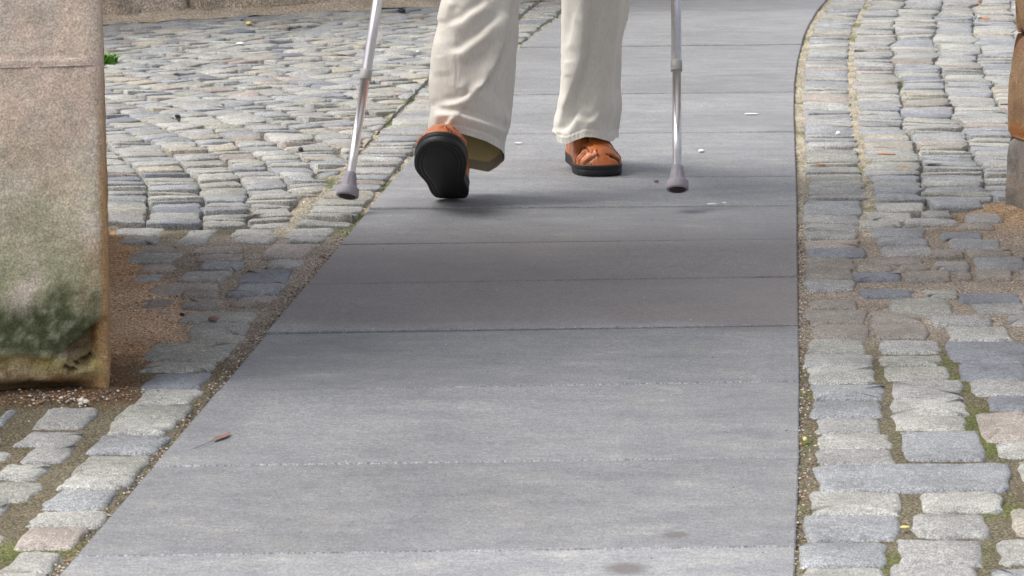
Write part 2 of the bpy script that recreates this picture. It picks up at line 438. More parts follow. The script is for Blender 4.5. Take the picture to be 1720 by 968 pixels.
PR5 = [(120,675,315,717,BLUE),(357,680,528,708,LIGHT),(548,668,725,697,BLUE),(118,720,310,747,GREY),(330,712,485,738,LIGHT),(520,703,620,725,GREY),
(125,750,300,773,GREY),(125,776,300,802,GREY),(350,765,530,795,BLUE),(310,741,450,763,LIGHT),(460,730,635,755,GREY),(660,718,790,744,GREY),
(120,806,305,831,PINK),(370,798,540,824,BLUE),(650,750,760,768,BROWN),(610,803,785,833,BLUE),(580,780,720,802,SLATE),(135,835,335,866,SLATE),(380,827,560,858,GREY),
(340,860,525,888,BROWN),(530,838,660,862,BROWN),(670,836,825,861,BROWN),(130,868,290,899,BROWN),(300,890,420,912,BROWN),(430,885,545,906,BROWN),(560,880,680,905,GREY),(690,863,870,903,BLUE),
(125,902,285,938,BROWN),(290,915,450,940,SLATE),(455,910,620,945,BROWN),(630,908,690,935,BROWN),(695,907,830,937,BROWN),(840,905,900,940,BROWN),(125,940,290,972,GREY)]
# -- left-hand, near: traced
NL = [(-10,880,205,953,LIGHT),(32,797,288,870,PINK),(85,745,355,797,LIGHT),(130,675,388,740,BLUE),(190,627,440,672,LIGHT),(238,562,500,625,OLIVE),
(288,493,560,552,BLUE),(343,440,590,490,LIGHT),(383,388,640,437,OLIVE),(440,335,670,388,LIGHT),(472,281,700,332,SLATE),(472,247,712,276,OLIVE),(463,184,785,240,OLIVE),
(-70,648,155,712,OLIVE),(-30,592,168,640,LIGHT),(63,520,265,582,GREY),(50,478,285,524,GREY),(100,405,335,467,GREY),(-40,405,62,457,BLUE),(-80,548,35,577,LIGHT),
(-90,722,38,777,GREY),(-90,820,20,870,LIGHT),(-60,960,150,1030,LIGHT),(-120,490,10,530,GREY),(-150,595,-50,640,LIGHT),(-200,655,-85,712,GREY),(-180,722,-95,780,GREY)]
PL = [(625,112,850,150,GREY),(615,152,830,183,OLIVE),(600,76,870,111,OLIVE),(430,78,590,110,BROWN),(440,36,590,70,BROWN),(600,33,760,68,BROWN),(600,5,745,28,BROWN),
(755,2,880,24,SLATE),(770,32,880,60,BROWN),(480,150,605,183,BROWN),(440,115,600,148,BROWN)]
P7 = [(80,5,410,52,LIGHT),(115,58,395,98,GREY),(450,18,725,105,LIGHT),(780,14,1050,52,LIGHT),(800,60,1050,92,LIGHT),(1090,8,1400,52,LIGHT),(1115,55,1350,88,GREY),
(215,118,450,150,BROWN),(150,154,500,208,GREY),(545,118,865,160,PINK),(580,165,870,200,PINK),(590,206,870,250,BLUE),(950,98,1290,185,PINK),(985,190,1230,238,GREY),
(245,216,485,262,PINK),(185,272,405,318,GREY),(470,256,790,316,GREY),(810,250,1160,325,SLATE),(780,332,1120,392,BLUE),(285,330,735,400,PINK),(225,415,430,480,BROWN),(480,418,750,465,GREY),(830,400,1060,440,PINK)]
def traced(lst, n, seed, hpass=0.0):
    out = []; r_ = random.Random(seed)
    for q, m in lst:
        mid_ = sum(q, Vector())/4; q = [p+(p-mid_).normalized()*.0038 for p in q]
        cx = sum(p.x for p in q)/4; cy = sum(p.y for p in q)/4; p_ = passage(cx, cy); m1, m2 = sandmask(cx, cy)
        h = r_.uniform(-.001, .0015) + .0004*p_ - .0035*m1*(1 if cx < 0 else 0)
        out.append((q, n, m, r_.randrange(10**6), h, (r_.uniform(-.001, .001), r_.uniform(-.0012, .0012)), r_.uniform(3.8, 6), .035, .004*(1-.6*p_)))
    return out
near_r = traced(boxes(NR, 2, 1290, 484)+boxes(PRR, 2, 1290, 484)+boxes(PR5, 2, 1290, 0), 28, 3)
NL = [(b_[0], b_[1], b_[2]+(16 if k_ < 13 else 6), b_[3], b_[4]) for k_, b_ in enumerate(NL)]
near_l = traced(boxes(NL, 2, 0, 484)+boxes(PL, 2, 0, 484)+boxes(P7, 3.4575, 160, 380), 28, 4)

MT = [(GREY, 24), (BLUE, 22), (LIGHT, 22), (OLIVE, 16), (BEIGE, 7), (PINK, 4), (SLATE, 3), (BROWN, 2)]
def rect(c, ax, ay, w, d, r_):
    j = lambda s: r_.uniform(-s, s)
    return [c-ax*(w/2+j(.005))-ay*(d/2+j(.004)), c+ax*(w/2+j(.005))-ay*(d/2+j(.004)), c+ax*(w/2+j(.005))+ay*(d/2+j(.004)), c-ax*(w/2+j(.005))+ay*(d/2+j(.004))]
def proc(q, r_, tab=MT, far=True):
    cy = q[0][1]
    h = r_.gauss(0, .0015)
    return (q, 14 if cy < 8.3 else 9, pick(r_, tab), r_.randrange(10**6), h, (r_.uniform(-.0025, .0025), r_.gauss(-.0004, .0023)), r_.uniform(4, 8), .05, .003)

# -- near stones outside the traced picture (to the sides and below)
def edge_pts(fn, off, y0, y1, side):
    """polyline along a path edge, offset sideways by off metres; returned every centimetre of arc length"""
    pts = []; y = y1
    raw = []
    t = 1/(y0+497); t1 = 1/(y1+497); n = 260
    for i in range(n+1):
        yy = 1/lerp(t, t1, i/n)-497; raw.append(G(fn(yy), yy))
    res = []
    for i, p in enumerate(raw):
        a = raw[max(0, i-2)]; b = raw[min(n, i+2)]; d = (b-a).normalized(); nrm = Vector((d.y, -d.x, 0))*side
        res.append((p+nrm*off, d, nrm))
    return res
def bnd(k, s_, amp):
    if k == 41: return .010*nz(s_*8.5, 3.3)
    if k <= 1 and amp < .012: return .004*nz(s_*9, k*7.3)
    return amp*(nz(s_*8.5, k*7.3, 1)+.6*nz(s_*3.1, k*3.3, 5))*1.1
def column(fn, o0, o1, ya, yb, side, step, seed, skip=None, tab=MT, k=0, amp=.016, g0=.0015, g1=.0015, ck=(.62, .8, .9, 1, 1, 1.1, 1.25)):
    r_ = random.Random(seed); cl = edge_pts(fn, 0, ya, yb, side); out = []
    acc = [0]
    for i in range(1, len(cl)): acc.append(acc[-1]+(cl[i][0]-cl[i-1][0]).length)
    def at(sv, off):
        i = 0
        lo, hi = 0, len(acc)-2
        while lo < hi:
            m = (lo+hi)//2
            if acc[m+1] < sv: lo = m+1
            else: hi = m
        p, d, nrm = cl[lo]; t = (sv-acc[lo])/max(1e-6, acc[lo+1]-acc[lo]); p = p.lerp(cl[min(lo+1, len(cl)-1)][0], t)
        return p + nrm*off
    s0 = r_.uniform(0, step); tl0 = 0
    while s0 < acc[-1]-step*1.4:
        d_ = step*r_.choice(ck); s1 = s0+d_; tl1 = r_.uniform(-.008, .008)
        a0, b0 = o0+bnd(k, s0, amp)+g0, o1+bnd(k+1, s0, amp)-g1
        a1, b1 = o0+bnd(k, s1, amp)+g0, o1+bnd(k+1, s1, amp)-g1
        g = .0006+.0022*r_.random()**2
        q = [at(s0-tl0+g, a0), at(s0+tl0+g, b0), at(s1+tl1-g, b1), at(s1-tl1-g, a1)]
        if side < 0: q = [q[1], q[0], q[3], q[2]]
        c = (q[0]+q[1]+q[2]+q[3])/4
        if not (skip and skip(c)): out.append(proc(q, r_, tab))
        s0 = s1; tl0 = tl1
    return out
def in_pier(p):
    t = (p.y-PB.y)/(PB2.y-PB.y)
    if -.02 < t < 1.05 and p.x < lerp(PB.x, PB2.x, t)-.01: return True
    x, y = p.x, p.y
    if 4.95 < y < RB.y+.01 and x > RB.x+(RB.y-y)*.27+.01: return True
    return False
# right-hand field beyond the gateway: columns follow the bend of the path
def skip_r(p): 
    px, py = proj(p); return py > 336 and px < 1730 and p.y < 9 or in_pier(p)
far_r = []
offs = [.022, .155, .285, .42, .545, .68, .80, .93, 1.06, 1.19, 1.31, 1.44, 1.57, 1.7, 1.82, 1.95, 2.08, 2.2, 2.33, 2.46, 2.58]
for k in range(len(offs)-1):
    far_r += column(redge, offs[k], offs[k+1], 345, -62, 1, .076, 100+k, skip_r, k=k, amp=.010 if k == 0 else (.017 if k == 1 else .027), g0=.002 if k != 1 else .011, g1=.002 if k else .005)
# left-hand gutter course beside the path, then arcs fanning round a point far left
def skip_l(p):
    px, py = proj(p); return (py > 376 and px > 150) or in_pier(p) or p.y < 6.0
far_l = column(ledge, .014, .130, 385, -62, -1, .084, 300, skip_l, k=40, amp=.004)
gl = edge_pts(ledge, .137, 420, -62, -1)
def gutter_x(y):
    best = min(gl, key=lambda g: abs(g[0].y-y)); return best[0].x
wallA, wallB = G(120, 41), G(760, 4)
def wall_y(x): return wallA.y+(wallB.y-wallA.y)*(x-wallA.x)/(wallB.x-wallA.x)
PIV = Vector((-4.3, 6.02, 0)); r_ = random.Random(55); rr = 1.6; ring_no = 0; BIG = 60
def rad(k, r, ang): return r + .019*(nz(ang*r*8.5, k*5.1, 2)+.6*nz(ang*r*3, k*2.1, 8))
def pol(r, a): return PIV + Vector((math.cos(a)*r, math.sin(a)*r, 0))
while rr < 8.5:
    w = r_.uniform(.088, .128); ang = -.12 + r_.uniform(0, .03); tl0 = 0; r1 = rr+w
    while ang < 1.35:
        d_ = .070*r_.choice([.65, .8, .9, 1, 1.1, 1.3]); da = d_/(rr+w/2); tl1 = r_.uniform(-.010, .010)/rr
        g = (.0006+.0022*r_.random()**2)/rr; gw = .0018 if r_.random() < .75 else .008
        q = [pol(rad(ring_no, rr, ang)+gw, ang-tl0+g), pol(rad(ring_no+1, r1, ang)-.0018, ang+tl0+g), pol(rad(ring_no+1, r1, ang+da)-.0018, ang+da+tl1-g), pol(rad(ring_no, rr, ang+da)+gw, ang+da-tl1-g)]
        c = sum(q, Vector())/4
        if -3.1 < c.x and 6.0 < c.y < 12.8 and c.y < wall_y(c.x)-.05 and not skip_l(c):
            xs = [gutter_x(p.y) for p in q]
            over = [p.x-x for p, x in zip(q, xs)]
            if max(over) > 0:           # cut to fit against the gutter course
                q = [Vector((min(p.x, x), p.y, 0)) for p, x in zip(q, xs)]
                ok = (q[1]-q[0]).length > .035 and (q[2]-q[3]).length > .035 and (q[2]-q[1]).length > .03
            else: ok = True
            if ok: far_l.append(proc(q, r_))
        ang += da; tl0 = tl1
    rr = r1; ring_no += 1
# first course beyond the gateway, straight across on the left
r_ = random.Random(5)
# surroundings of the traced stones, just outside the frame
side_r = []; side_l = []
for k, o in enumerate([0, .13, .26, .39, .52, .65, .78, .91, 1.04, 1.17, 1.3]):
    side_r += column(lambda y: 1736, o, o+.122, 985, 346, 1, .11, 500+k, k=k+70, amp=.006, g1=.004, skip=in_pier)
for k, o in enumerate([.02, .15, .28, .41, .54, .67, .8, .93, 1.06, 1.19, 1.32, 1.45, 1.58]):
    side_r += column(redge, o, o+.122, 1650, 990, 1, .11, 520+k, k=k+90, amp=.006, g1=.004, skip=lambda p: proj(p)[1] < 992)
for k in range(14):
    o = .03+k*.13
    side_l += column(ledge, o, o+.122, 1650, 655, -1, .11, 540+k, k=k+110, amp=.006, g1=.004, skip=lambda p: (proj(p)[0] > -25 and proj(p)[1] < 1003) or p.y > PB.y-.1 or (proj(p)[0] > -110 and proj(p)[1] < 880))
a = empty('cobbled_pavement', tuple(G(1500, 800))); tag(a, 'cobbles right of the footpath, near the camera and inside the gateway', kind='structure'); lay(a, near_r+side_r)
a = empty('cobbled_pavement', tuple(G(100, 900))); tag(a, 'cobbles left of the footpath around the foot of the mossy pier', kind='structure'); lay(a, near_l+side_l)
a = empty('cobbled_square', tuple(G(400, 200))); tag(a, 'field of grey cobbles beyond the gateway, left of the footpath', kind='structure'); lay(a, far_l)
a = empty('cobbled_square', tuple(G(1500, 200))); tag(a, 'field of grey cobbles beyond the gateway, right of the footpath', kind='structure'); lay(a, far_r)
print('stones', len(near_r), len(near_l), len(far_r), len(far_l))

# ------------------------------------------------------------------ gateway: two piers of sandstone blocks, arch above
def prism(name, poly, z0, z1, res, disp, colf, parent, rad=.012, zres=None, edge=.006):
    """poly clockwise seen from above is fine; rounded vertical corners, displaced faces"""
    per = []; n = len(poly)
    for i in range(n):
        p0, p, p1 = Vector(poly[i-1]), Vector(poly[i]), Vector(poly[(i+1) % n])
        a = (p0-p).normalized(); b = (p1-p).normalized()
        for t in (0, .25, .5, .75, 1):
            A = p+a*rad; B = p+b*rad; per.append(A*(1-t)**2+p*2*t*(1-t)+B*t*t)
        A = p+b*rad; B = p1+(p-p1).normalized()*rad; L = (B-A).length; k = max(2, int(L/res))
        for j in range(1, k): per.append(A.lerp(B, j/k))
    m = len(per); cen = sum(per, Vector())/m; nr = []
    for i in range(m):
        d = per[(i+1) % m]-per[i-1]; q = Vector((d.y, -d.x, 0)).normalized()
        if q.dot(per[i]-cen) < 0: q = -q
        nr.append(q)
    nzz = max(2, int((z1-z0)/(zres or res))); v = []; c = []
    for j in range(nzz+1):
        z = z0+(z1-z0)*j/nzz; e = min(z-z0, z1-z); ed = -edge*(1-min(1, e/.012))**2
        for i in range(m):
            p = Vector((per[i].x, per[i].y, z)); o = ed+disp(p, nr[i]); q = p+nr[i]*o
            v.append(q); c.append(colf(p, nr[i], o))
    f = grid_faces(m, nzz+1, True)
    for base in (0, nzz*m):
        v.append(Vector((cen.x, cen.y, z0 if base == 0 else z1))); c.append(c[base]); k = len(v)-1
        f += [(base+i, base+(i+1) % m, k) for i in range(m)]
    return mesh(name, v, f, SAND, parent, col=c)
fd = (G(187, 655)-G(0, 666)).normalized()
A1 = G(184, 655); B1 = G(181, 392); A0 = A1-fd*1.9; B0 = Vector((B1.x-1.9, B1.y-.1, 0))
polyL = [A0, A1, B1, B0]
def lp_disp(p, n):
    d = .004*fb(p.x, p.z, p.y, 9, 4)+.0016*nz(p.x, p.z, p.y, 90)
    if n.y < -.4 and p.z < .5:
        px, py = proj(p)
        d += .0025*nz(p.x, p.z, 3, 130)*sstep(470, 540, py)*(1-sstep(590, 604, py))
        w = 5*nz(p.x*40, p.z*40)
        bl = interp([(-80, 600), (0, 602), (60, 598), (80, 606), (100, 590), (108, 592), (118, 610), (150, 618), (170, 598), (190, 590)], px)+w
        d -= .022*sstep(-2, 5, py-bl)                                  # skin of the block has come away below
        up = interp([(100, 600), (110, 585), (140, 565), (160, 545), (175, 532), (190, 528)], px)+w
        if px > 104: d -= (.028)*sstep(-3, 6, py-up)*sstep(103, 112, px)*(1-sstep(-3, 4, py-bl))  # hollow near the corner
        if px > 85: d += .012*sstep(85, 92, px)*sstep(0, 6, py-bl)*sstep(645, 625, py)
        cr = interp([(100, 616), (112, 618), (125, 622), (140, 612), (160, 603), (175, 600)], px)+w
        if 100 < px < 176: d -= .035*math.exp(-((py-cr)/3.2)**2)*sstep(104, 112, px)      # the dark crevice
        d -= .03*sstep(640, 660, py+w)*sstep(170, 120, px)
        d += .012*sstep(165, 185, px)*sstep(590, 640, py)
        d += .006*fb(p.x, p.z, 7, 26, 4)*sstep(560, 620, py)
        d -= .012*math.exp(-((px-172)/6)**2)*sstep(560, 610, py)*(.5+nz(p.z*30, 2))
    return d
def lp_col(p, n, o):
    px, py = proj(p); a = .5+.5*fb(p.x, p.z, p.y, 5, 5); b = .5+.5*fb(p.x, p.z, p.y+5, 16, 5); k = .5+.5*fb(p.x, p.z, 9, 60, 3)
    c = mix3((.75, .63, .525), (.74, .57, .46), sstep(.42, .66, a))
    c = mix3(c, (.50, .43, .35), sstep(.56, .76, b)*.5)
    c = mix3(c, (.64, .56, .45), sstep(.5, .3, b)*.35)
    h = sstep(180, 470, py+90*(a-.5))                     # algae towards the foot
    c = mix3(c, (.45, .43, .265), h*.9*sstep(.12, .5, b))
    c = mix3(c, (.56, .42, .28), sstep(70, 150, px)*sstep(250, 400, py)*sstep(.3, .55, a)*.75)
    edge = sstep(192, 150, px)
    m = sstep(450, 540, py+90*(b-.5)+.12*(px-60))*(1-sstep(585, 604, py+10*(b-.5)))
    c = mix3(c, mix3((.085, .092, .045), (.27, .28, .18), sstep(.46, .8, k)), m*max(edge, .0)*sstep(.1, .35, a+.15))
    if py > 596 and n.y < -.4:
        t = sstep(598, 612, py+8*(b-.5))
        c2 = mix3((.52, .40, .22), (.56, .44, .30), a)
        c2 = mix3(c2, (.52, .43, .15), sstep(650, 600, py)*.85*sstep(.2, .5, b))
        c2 = mix3(c2, (.40, .21, .08), sstep(70, 100, px)*sstep(620, 650, py+10*(a-.5))*.8)
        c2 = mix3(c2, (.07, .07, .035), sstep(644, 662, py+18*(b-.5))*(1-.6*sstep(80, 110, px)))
        c = mix3(c, c2, t)
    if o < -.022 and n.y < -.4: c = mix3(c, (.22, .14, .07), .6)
    if n.x > .75: c = mix3(c, (.50, .29, .13), .8*sstep(.15, .5, a+.2)*sstep(.55, .3, p.z))
    return c
zj = P(160, 104, 4.63).z
lp = empty('stone_pier', tuple((A0+A1+B1+B0)/4)); tag(lp, 'weathered sandstone gate pier with green moss and a crumbling foot, at the left edge', 'pier')
o = prism('stone_block', polyL, -.06, zj-.0018, .0065, lp_disp, lp_col, lp, rad=.02, edge=.0015)
o['label'] = 'lowest block, green with moss and broken away at its foot'
def pink_disp(p, n): return .0005+.004*fb(p.x, p.z, p.y, 30, 3)
def pink_col(p, n, o): return mix3((.74, .57, .48), (.68, .56, .46), .5+.5*nz(p.x*30, p.z*60))
prism('mortar_joint', polyL, zj-.0015, zj+.011, .01, pink_disp, pink_col, lp, rad=.02, zres=.003, edge=.001)
def up_disp(p, n): return .004*fb(p.x, p.z, p.y, 9, 4)+.0016*nz(p.x, p.z, p.y, 90)-.003*max(0, 1-(p.z-zj-.011)/.02)*max(0, nz(p.x*30, 4))
prism('stone_block', polyL, zj+.010, zj+.48, .0085, up_disp, lp_col, lp, rad=.02, edge=.0012)
z = zj+.484
while z < 1.62:
    z1 = min(z+.42, 1.66); prism('stone_block', polyL, z, z1, .05, lambda p, n: .004*fb(p.x, p.z, p.y, 9, 3), lp_col, lp, rad=.02); z = z1+.004
    if z1 >= 1.65: break
# right-hand pier: only its inner face is in the picture
C0 = G(1683.5, 339); dI = (G(1722, 353)-G(1683.5, 339)).normalized(); C1 = C0+dI*1.35
polyR = [C0, C1, Vector((C1.x+1.7, C1.y+.1, 0)), Vector((C0.x+1.7, C0.y+.1, 0))]
rp = empty('stone_pier', tuple((polyR[0]+polyR[2])/2)); tag(rp, 'sandstone gate pier on a grey base block, at the right edge', 'pier')
def zr(py): return P(1690, py, C0.y).z
def rp_disp(p, n):
    d = .003*fb(p.x, p.z, p.y, 10, 4); py = proj(p)[1]
    d += interp([(-200, .0), (-60, 0), (0, -.009), (40, -.016), (50, -.020), (58, -.018), (80, -.012), (95, -.007), (130, -.003), (200, -.001), (215, -.001), (228, -.004), (335, 0), (400, .003)], py)
    return d
def rp_col(p, n, o):
    a = .5+.5*fb(p.x, p.z, p.y, 7, 5); b = .5+.5*fb(p.x, p.z, p.y, 22, 4); py = proj(p)[1]
    c = mix3((.40, .26, .15), (.46, .31, .19), a); c = mix3(c, (.30, .185, .11), sstep(.55, .75, b)*.6)
    c = mix3(c, (.36, .19, .13), sstep(40, 50, py)*sstep(90, 80, py)*.7)
    return mix3(c, (.50, .22, .09), sstep(205, 218, py+20*(b-.5)))
def rg_col(p, n, o):
    a = .5+.5*nz(p.x*14, p.y*14, p.z*3); b = .5+.5*fb(p.x, p.z, p.y, 22, 4)
    c = mix3((.16, .145, .13), (.36, .33, .30), sstep(.3, .7, .5*a+.5*b)); return mix3(c, (.30, .20, .13), sstep(.6, .8, b)*.5)
prism('stone_block', polyR, -.05, zr(229), .012, lambda p, n: rp_disp(p, n)-.003+.004*nz(p.y*18, 1, 0), rg_col, rp, rad=.012)['label'] = 'grey weathered base block'
prism('stone_block', polyR, zr(229)+.001, zr(54), .012, rp_disp, rp_col, rp, rad=.015)
z = zr(54)+.002
prism('stone_block', polyR, z, z+.4, .015, rp_disp, rp_col, rp, rad=.015); z += .402
while True:
    z1 = min(z+.42, 1.66); prism('stone_block', polyR, z, z1, .06, lambda p, n: .004*fb(p.x, p.z, p.y, 9, 3), rp_col, rp, rad=.015); z = z1+.003
    if z1 >= 1.65: break
# arch ring of voussoirs and wall above, resting on both piers
arch = empty('stone_arch', ((A1.x+C0.x)/2, 5.4, 1.66)); tag(arch, 'sandstone arch spanning the gateway over the footpath', 'arch')
def voussoir(a0, a1, r0, r1, name):
    v = []
    for (L_, R_) in ((A1.lerp(B1, .29), C1.lerp(C0, .29)), (B1, C0)):       # camera side, far side
        mid = (L_+R_)/2; hw = (R_-L_)/2
        for (a, r_) in ((a0, r0), (a1, r0), (a1, r1), (a0, r1)):
            p = mid + hw*(-math.cos(a)*r_); v.append(Vector((p.x, p.y, 1.662+math.sin(a)*.58*r_+(r_-1)*.25)))
    f = [(0, 3, 2, 1), (4, 5, 6, 7), (0, 1, 5, 4), (3, 7, 6, 2), (0, 4, 7, 3), (1, 2, 6, 5)]
    return mesh(name, v, f, WALLM, arch, smooth=False)
for k in range(11):
    a0 = math.pi*k/11+.004; a1 = math.pi*(k+1)/11-.004; voussoir(a0, a1, 1.0, 1.28, 'voussoir')
def wallbox(x0, x1, z0, z1):
    v = []
    for dy in ((5.0, 5.45), (6.02, 6.36)):
        for (x, z) in ((x0, z0), (x1, z0), (x1, z1), (x0, z1)):
            t = (x+.7)/2.1; v.append(Vector((x, lerp(dy[0], dy[1], t), z)))
    return v, [(0, 3, 2, 1), (4, 5, 6, 7), (0, 1, 5, 4), (3, 7, 6, 2), (0, 4, 7, 3), (1, 2, 6, 5)]
wb = MB()
for b_ in ((-2.6, 3.1, 2.45, 4.6), (-2.6, -.98, 1.665, 2.449), (1.72, 3.1, 1.665, 2.449)):
    v, f = wallbox(*b_); wb.add(v, f)
wb.build('wall', [WALLM], arch, smooth=False)

# wall at the far side of the cobbled square
bw = empty('garden_wall', tuple(G(300, 36))); tag(bw, 'low rough stone wall foot behind the cobbles, top left', 'wall')
def block(parent, a, b, z0, z1, th, seed, mat, res=.03, amp=.02):
    d = (b-a).normalized(); nrm = Vector((d.y, -d.x, 0)); L = (b-a).length
    nu = max(3, int(L/res)); nv = max(3, int((z1-z0)/res)); v = []
    for j in range(nv+1):
        for i in range(nu+1):
            u = L*i/nu; zz = z0+(z1-z0)*j/nv; e = min(u, L-u, zz-z0 if z0 > .01 else 9, z1-zz)
            o = amp*fb(u+seed*3, zz, seed, 5, 5)-.03*(1-min(1, max(0, e)/.03))**2
            v.append(a+d*u+nrm*o+Vector((0, 0, zz)))
    f = [(q[3], q[2], q[1], q[0]) for q in grid_faces(nu+1, nv+1)]
    n0 = len(v)
    back = -nrm*th
    for i in (0, nu, nv*(nu+1), nv*(nu+1)+nu): v.append(v[i]+back)
    c = [0, nu, nv*(nu+1)+nu, nv*(nu+1)]; k = [n0, n0+1, n0+3, n0+2]
    f += [tuple(k)]
    bot = list(range(nu+1)); top = [nv*(nu+1)+i for i in range(nu+1)]
    f += [tuple(bot+[n0+1, n0]), tuple(top[::-1]+[n0+2, n0+3])]
    f += [tuple([j*(nu+1) for j in range(nv+1)][::-1]+[n0, n0+2]), tuple([j*(nu+1)+nu for j in range(nv+1)]+[n0+3, n0+1])]
    return mesh('stone_block', v, f, mat, parent)
wa = G(-900, 41+60); wd = (G(600, 12)-G(165, 37)).normalized(); wstart = G(165, 37)-wd*2.6
u = 0; k = 0
wr = random.Random(3)
WM = [rocky('wall_stone_tan', (.62, .53, .43), fine=200, patch=.3, bumps=1, dist=.008, rough=.95, sp=.1), rocky('wall_stone_olive', (.34, .30, .21), fine=200, patch=.3, bumps=1, dist=.008, rough=.95, sp=.1),
      rocky('wall_stone_brown', (.36, .26, .18), fine=200, patch=.3, bumps=1, dist=.008, rough=.95, sp=.1)]
cuts = [0, .75, 1.5, 2.2, 2.62, 2.95, 3.46, 3.78, 4.25, 4.9, 5.6]
for i in range(len(cuts)-1):
    h1 = wr.uniform(.1, .2)
    block(bw, wstart+wd*(cuts[i]+.004), wstart+wd*(cuts[i+1]-.004), -.04, h1, .3, i+1, WM[[0, 0, 1, 0, 0, 0, 0, 2, 0, 0][i]], amp=.03)
    block(bw, wstart+wd*(cuts[i]+.004)-Vector((0, -.015, 0)), wstart+wd*(cuts[i+1]-.004)-Vector((0, -.015, 0)), h1+.006, .5, .3, i+31, WM[wr.choice([0, 0, 2])])
for lv in range(3):
    for i in range(9):
        o_ = (lv % 2)*.3; block(bw, wstart+wd*(i*.6+o_*.5+.005), wstart+wd*(i*.6+.6+o_*.5-.005), .505+lv*.42, .505+lv*.42+.412, .3, i+lv*20, WM[wr.choice([0, 0, 1, 2])], res=.08)
# strip of drifted sand along the foot of the wall
sv = []; sc = []; n = 150
for i in range(n+1):
    p = wstart+wd*(5.6*i/n); t = 5.6*i/n; w = .13+.05*fb(t, 0, 0, 2.2, 4)+.05*sstep(3.6, 4.6, t)
    for j in range(6):
        q = p + Vector((wd.y, -wd.x, 0))*(w*j/5-.03); h_ = .03*(1-j/5)**1.5-.004+.006*fb(q.x, q.y, 0, 14, 3)
        sv.append(Vector((q.x, q.y, h_+.004))); a_ = .5+.5*fb(q.x, q.y, 1, 5, 4); sc.append(mix3(mix3((.38, .32, .25), (.50, .42, .33), a_), (.45, .22, .08), sstep(.52, .72, .5+.5*fb(q.x, q.y, 40, 2.2, 4))*.9))
o = mesh('sand_drift', sv, grid_faces(6, n+1), DIRT, col=sc); tag(o, 'orange and tan sand washed up along the foot of the far wall', kind='stuff')

# ------------------------------------------------------------------ crutches
def frame(d):
    d = d.normalized(); a = d.cross(Vector((0, 1, 0))).normalized(); return a, d.cross(a).normalized(), d
def lathe(prof, base, d, n, rf=None):
    a, b, d = frame(d); v = []
    for (s, r) in prof:
        for i in range(n):
            t = 2*math.pi*i/n; rr = r*(rf(t, s) if rf else 1); v.append(base+d*s+a*(math.cos(t)*rr)+b*(math.sin(t)*rr))
    f = grid_faces(n, len(prof), True)
    v.append(base+d*prof[0][0]); v.append(base+d*prof[-1][0]); k = len(v)
    f += [(i, (i+1) % n, k-2) for i in range(n)]+[((len(prof)-1)*n+(i+1) % n, (len(prof)-1)*n+i, k-1) for i in range(n)]
    return v, f
def crutch(tip_px, top_px, Yt, Yp, ycol, label, rlow):
    T = P(tip_px[0], tip_px[1], Yt); U = P(top_px[0], top_px[1], Yp); d = (U-T).normalized()
    root = empty('forearm_crutch', tuple(T)); tag(root, label, 'crutch', 'pair of forearm crutches')
    # rubber foot
    prof = [(0, .018), (0, .0222), (.001, .0234), (.004, .0236), (.0178, .0234), (.0188, .0228), (.0191, .0192), (.0198, .0182), (.0215, .0178), (.030, .0162), (.048, .0128), (.052, .0122), (.0535, .0108)]
    def rf(t, s):
        if .0215 < s < .046: return 1 - .13*(abs(math.sin(4*t)) < .24)
        return 1
    v, f = lathe(prof, T, d, 64, rf); fe = mesh('rubber_foot', v, f, FERR, root)
    for e in (.35,): fe.data.polygons.foreach_set('use_smooth', [True]*len(fe.data.polygons))
    v, f = lathe([(-.0012, .0165), (-.0012, .0150), (-.0004, .0150), (-.0004, .011), (-.0012, .011), (-.0012, .004), (0, .001)], T, d, 40)
    mesh('tread', v, f, FERRD, fe)
    # where the collar sits along the tube
    best = min((abs(proj(T+d*(s*.001))[1]-ycol), s*.001) for s in range(100, 600)); sc_ = best[1]
    v, f = lathe([(.045, rlow), (sc_+.02, rlow)], T, d, 40); mesh('lower_tube', v, f, ALU, root)
    ru = .0108
    v, f = lathe([(sc_, .0095), (sc_+.0008, ru+.0012), (sc_+.002, ru+.0016), (sc_+.022, ru+.0016), (sc_+.0235, ru+.0008), (sc_+.0235, ru-.001)], T, d, 40); mesh('collar', v, f, COLLAR, root)
    v, f = lathe([(sc_+.012, ru), (.86, ru)], T, d, 40); mesh('upper_tube', v, f, ALU, root)
    bt = MB()
    a_, b_, _ = frame(d)
    for s in (.05, .075, .10, .125):
        v, f = lathe([(0, .0032), (ru+.001, .0032), (ru+.0018, .002)], T+d*(sc_+.30+s), a_, 10); bt.add(v, f)
    bt.build('adjusting_button', [COLLAR], root)
    H = T+d*.86; fw = Vector((0, -1, .12)).normalized()
    v, f = lathe([(-.03, .012), (-.028, .017), (.0, .0175), (.03, .015), (.07, .0165), (.105, .015), (.12, .017), (.125, .010)], H, fw, 24); mesh('handle', v, f, FERR, root)
    d2 = (d+Vector((0, .28, 0))).normalized()
    v, f = lathe([(0, ru), (.22, ru*.9)], H, d2, 24); mesh('forearm_tube', v, f, ALU, root)
    C = H+d2*.22; v = []; n = 22; a2, b2, _ = frame(d2)
    for j in range(5):
        for i in range(n):
            t = R(40)+R(280)*i/(n-1); r1 = .052
            v.append(C+d2*(j*.016-.02)+Vector((math.cos(t-R(90))*r1, -math.sin(t-R(90))*r1*.9-.05, 0)))
    o = mesh('forearm_cuff', v, grid_faces(n, 5), COLLAR, root); s_ = o.modifiers.new('thick', 'SOLIDIFY'); s_.thickness = .004
    return H, d
cL = crutch((583, 330.5), (634.5, 0), 6.26, 6.46, 136, 'aluminium crutch with mauve rubber foot raised over the cobbles, left of the walking person', .0098)
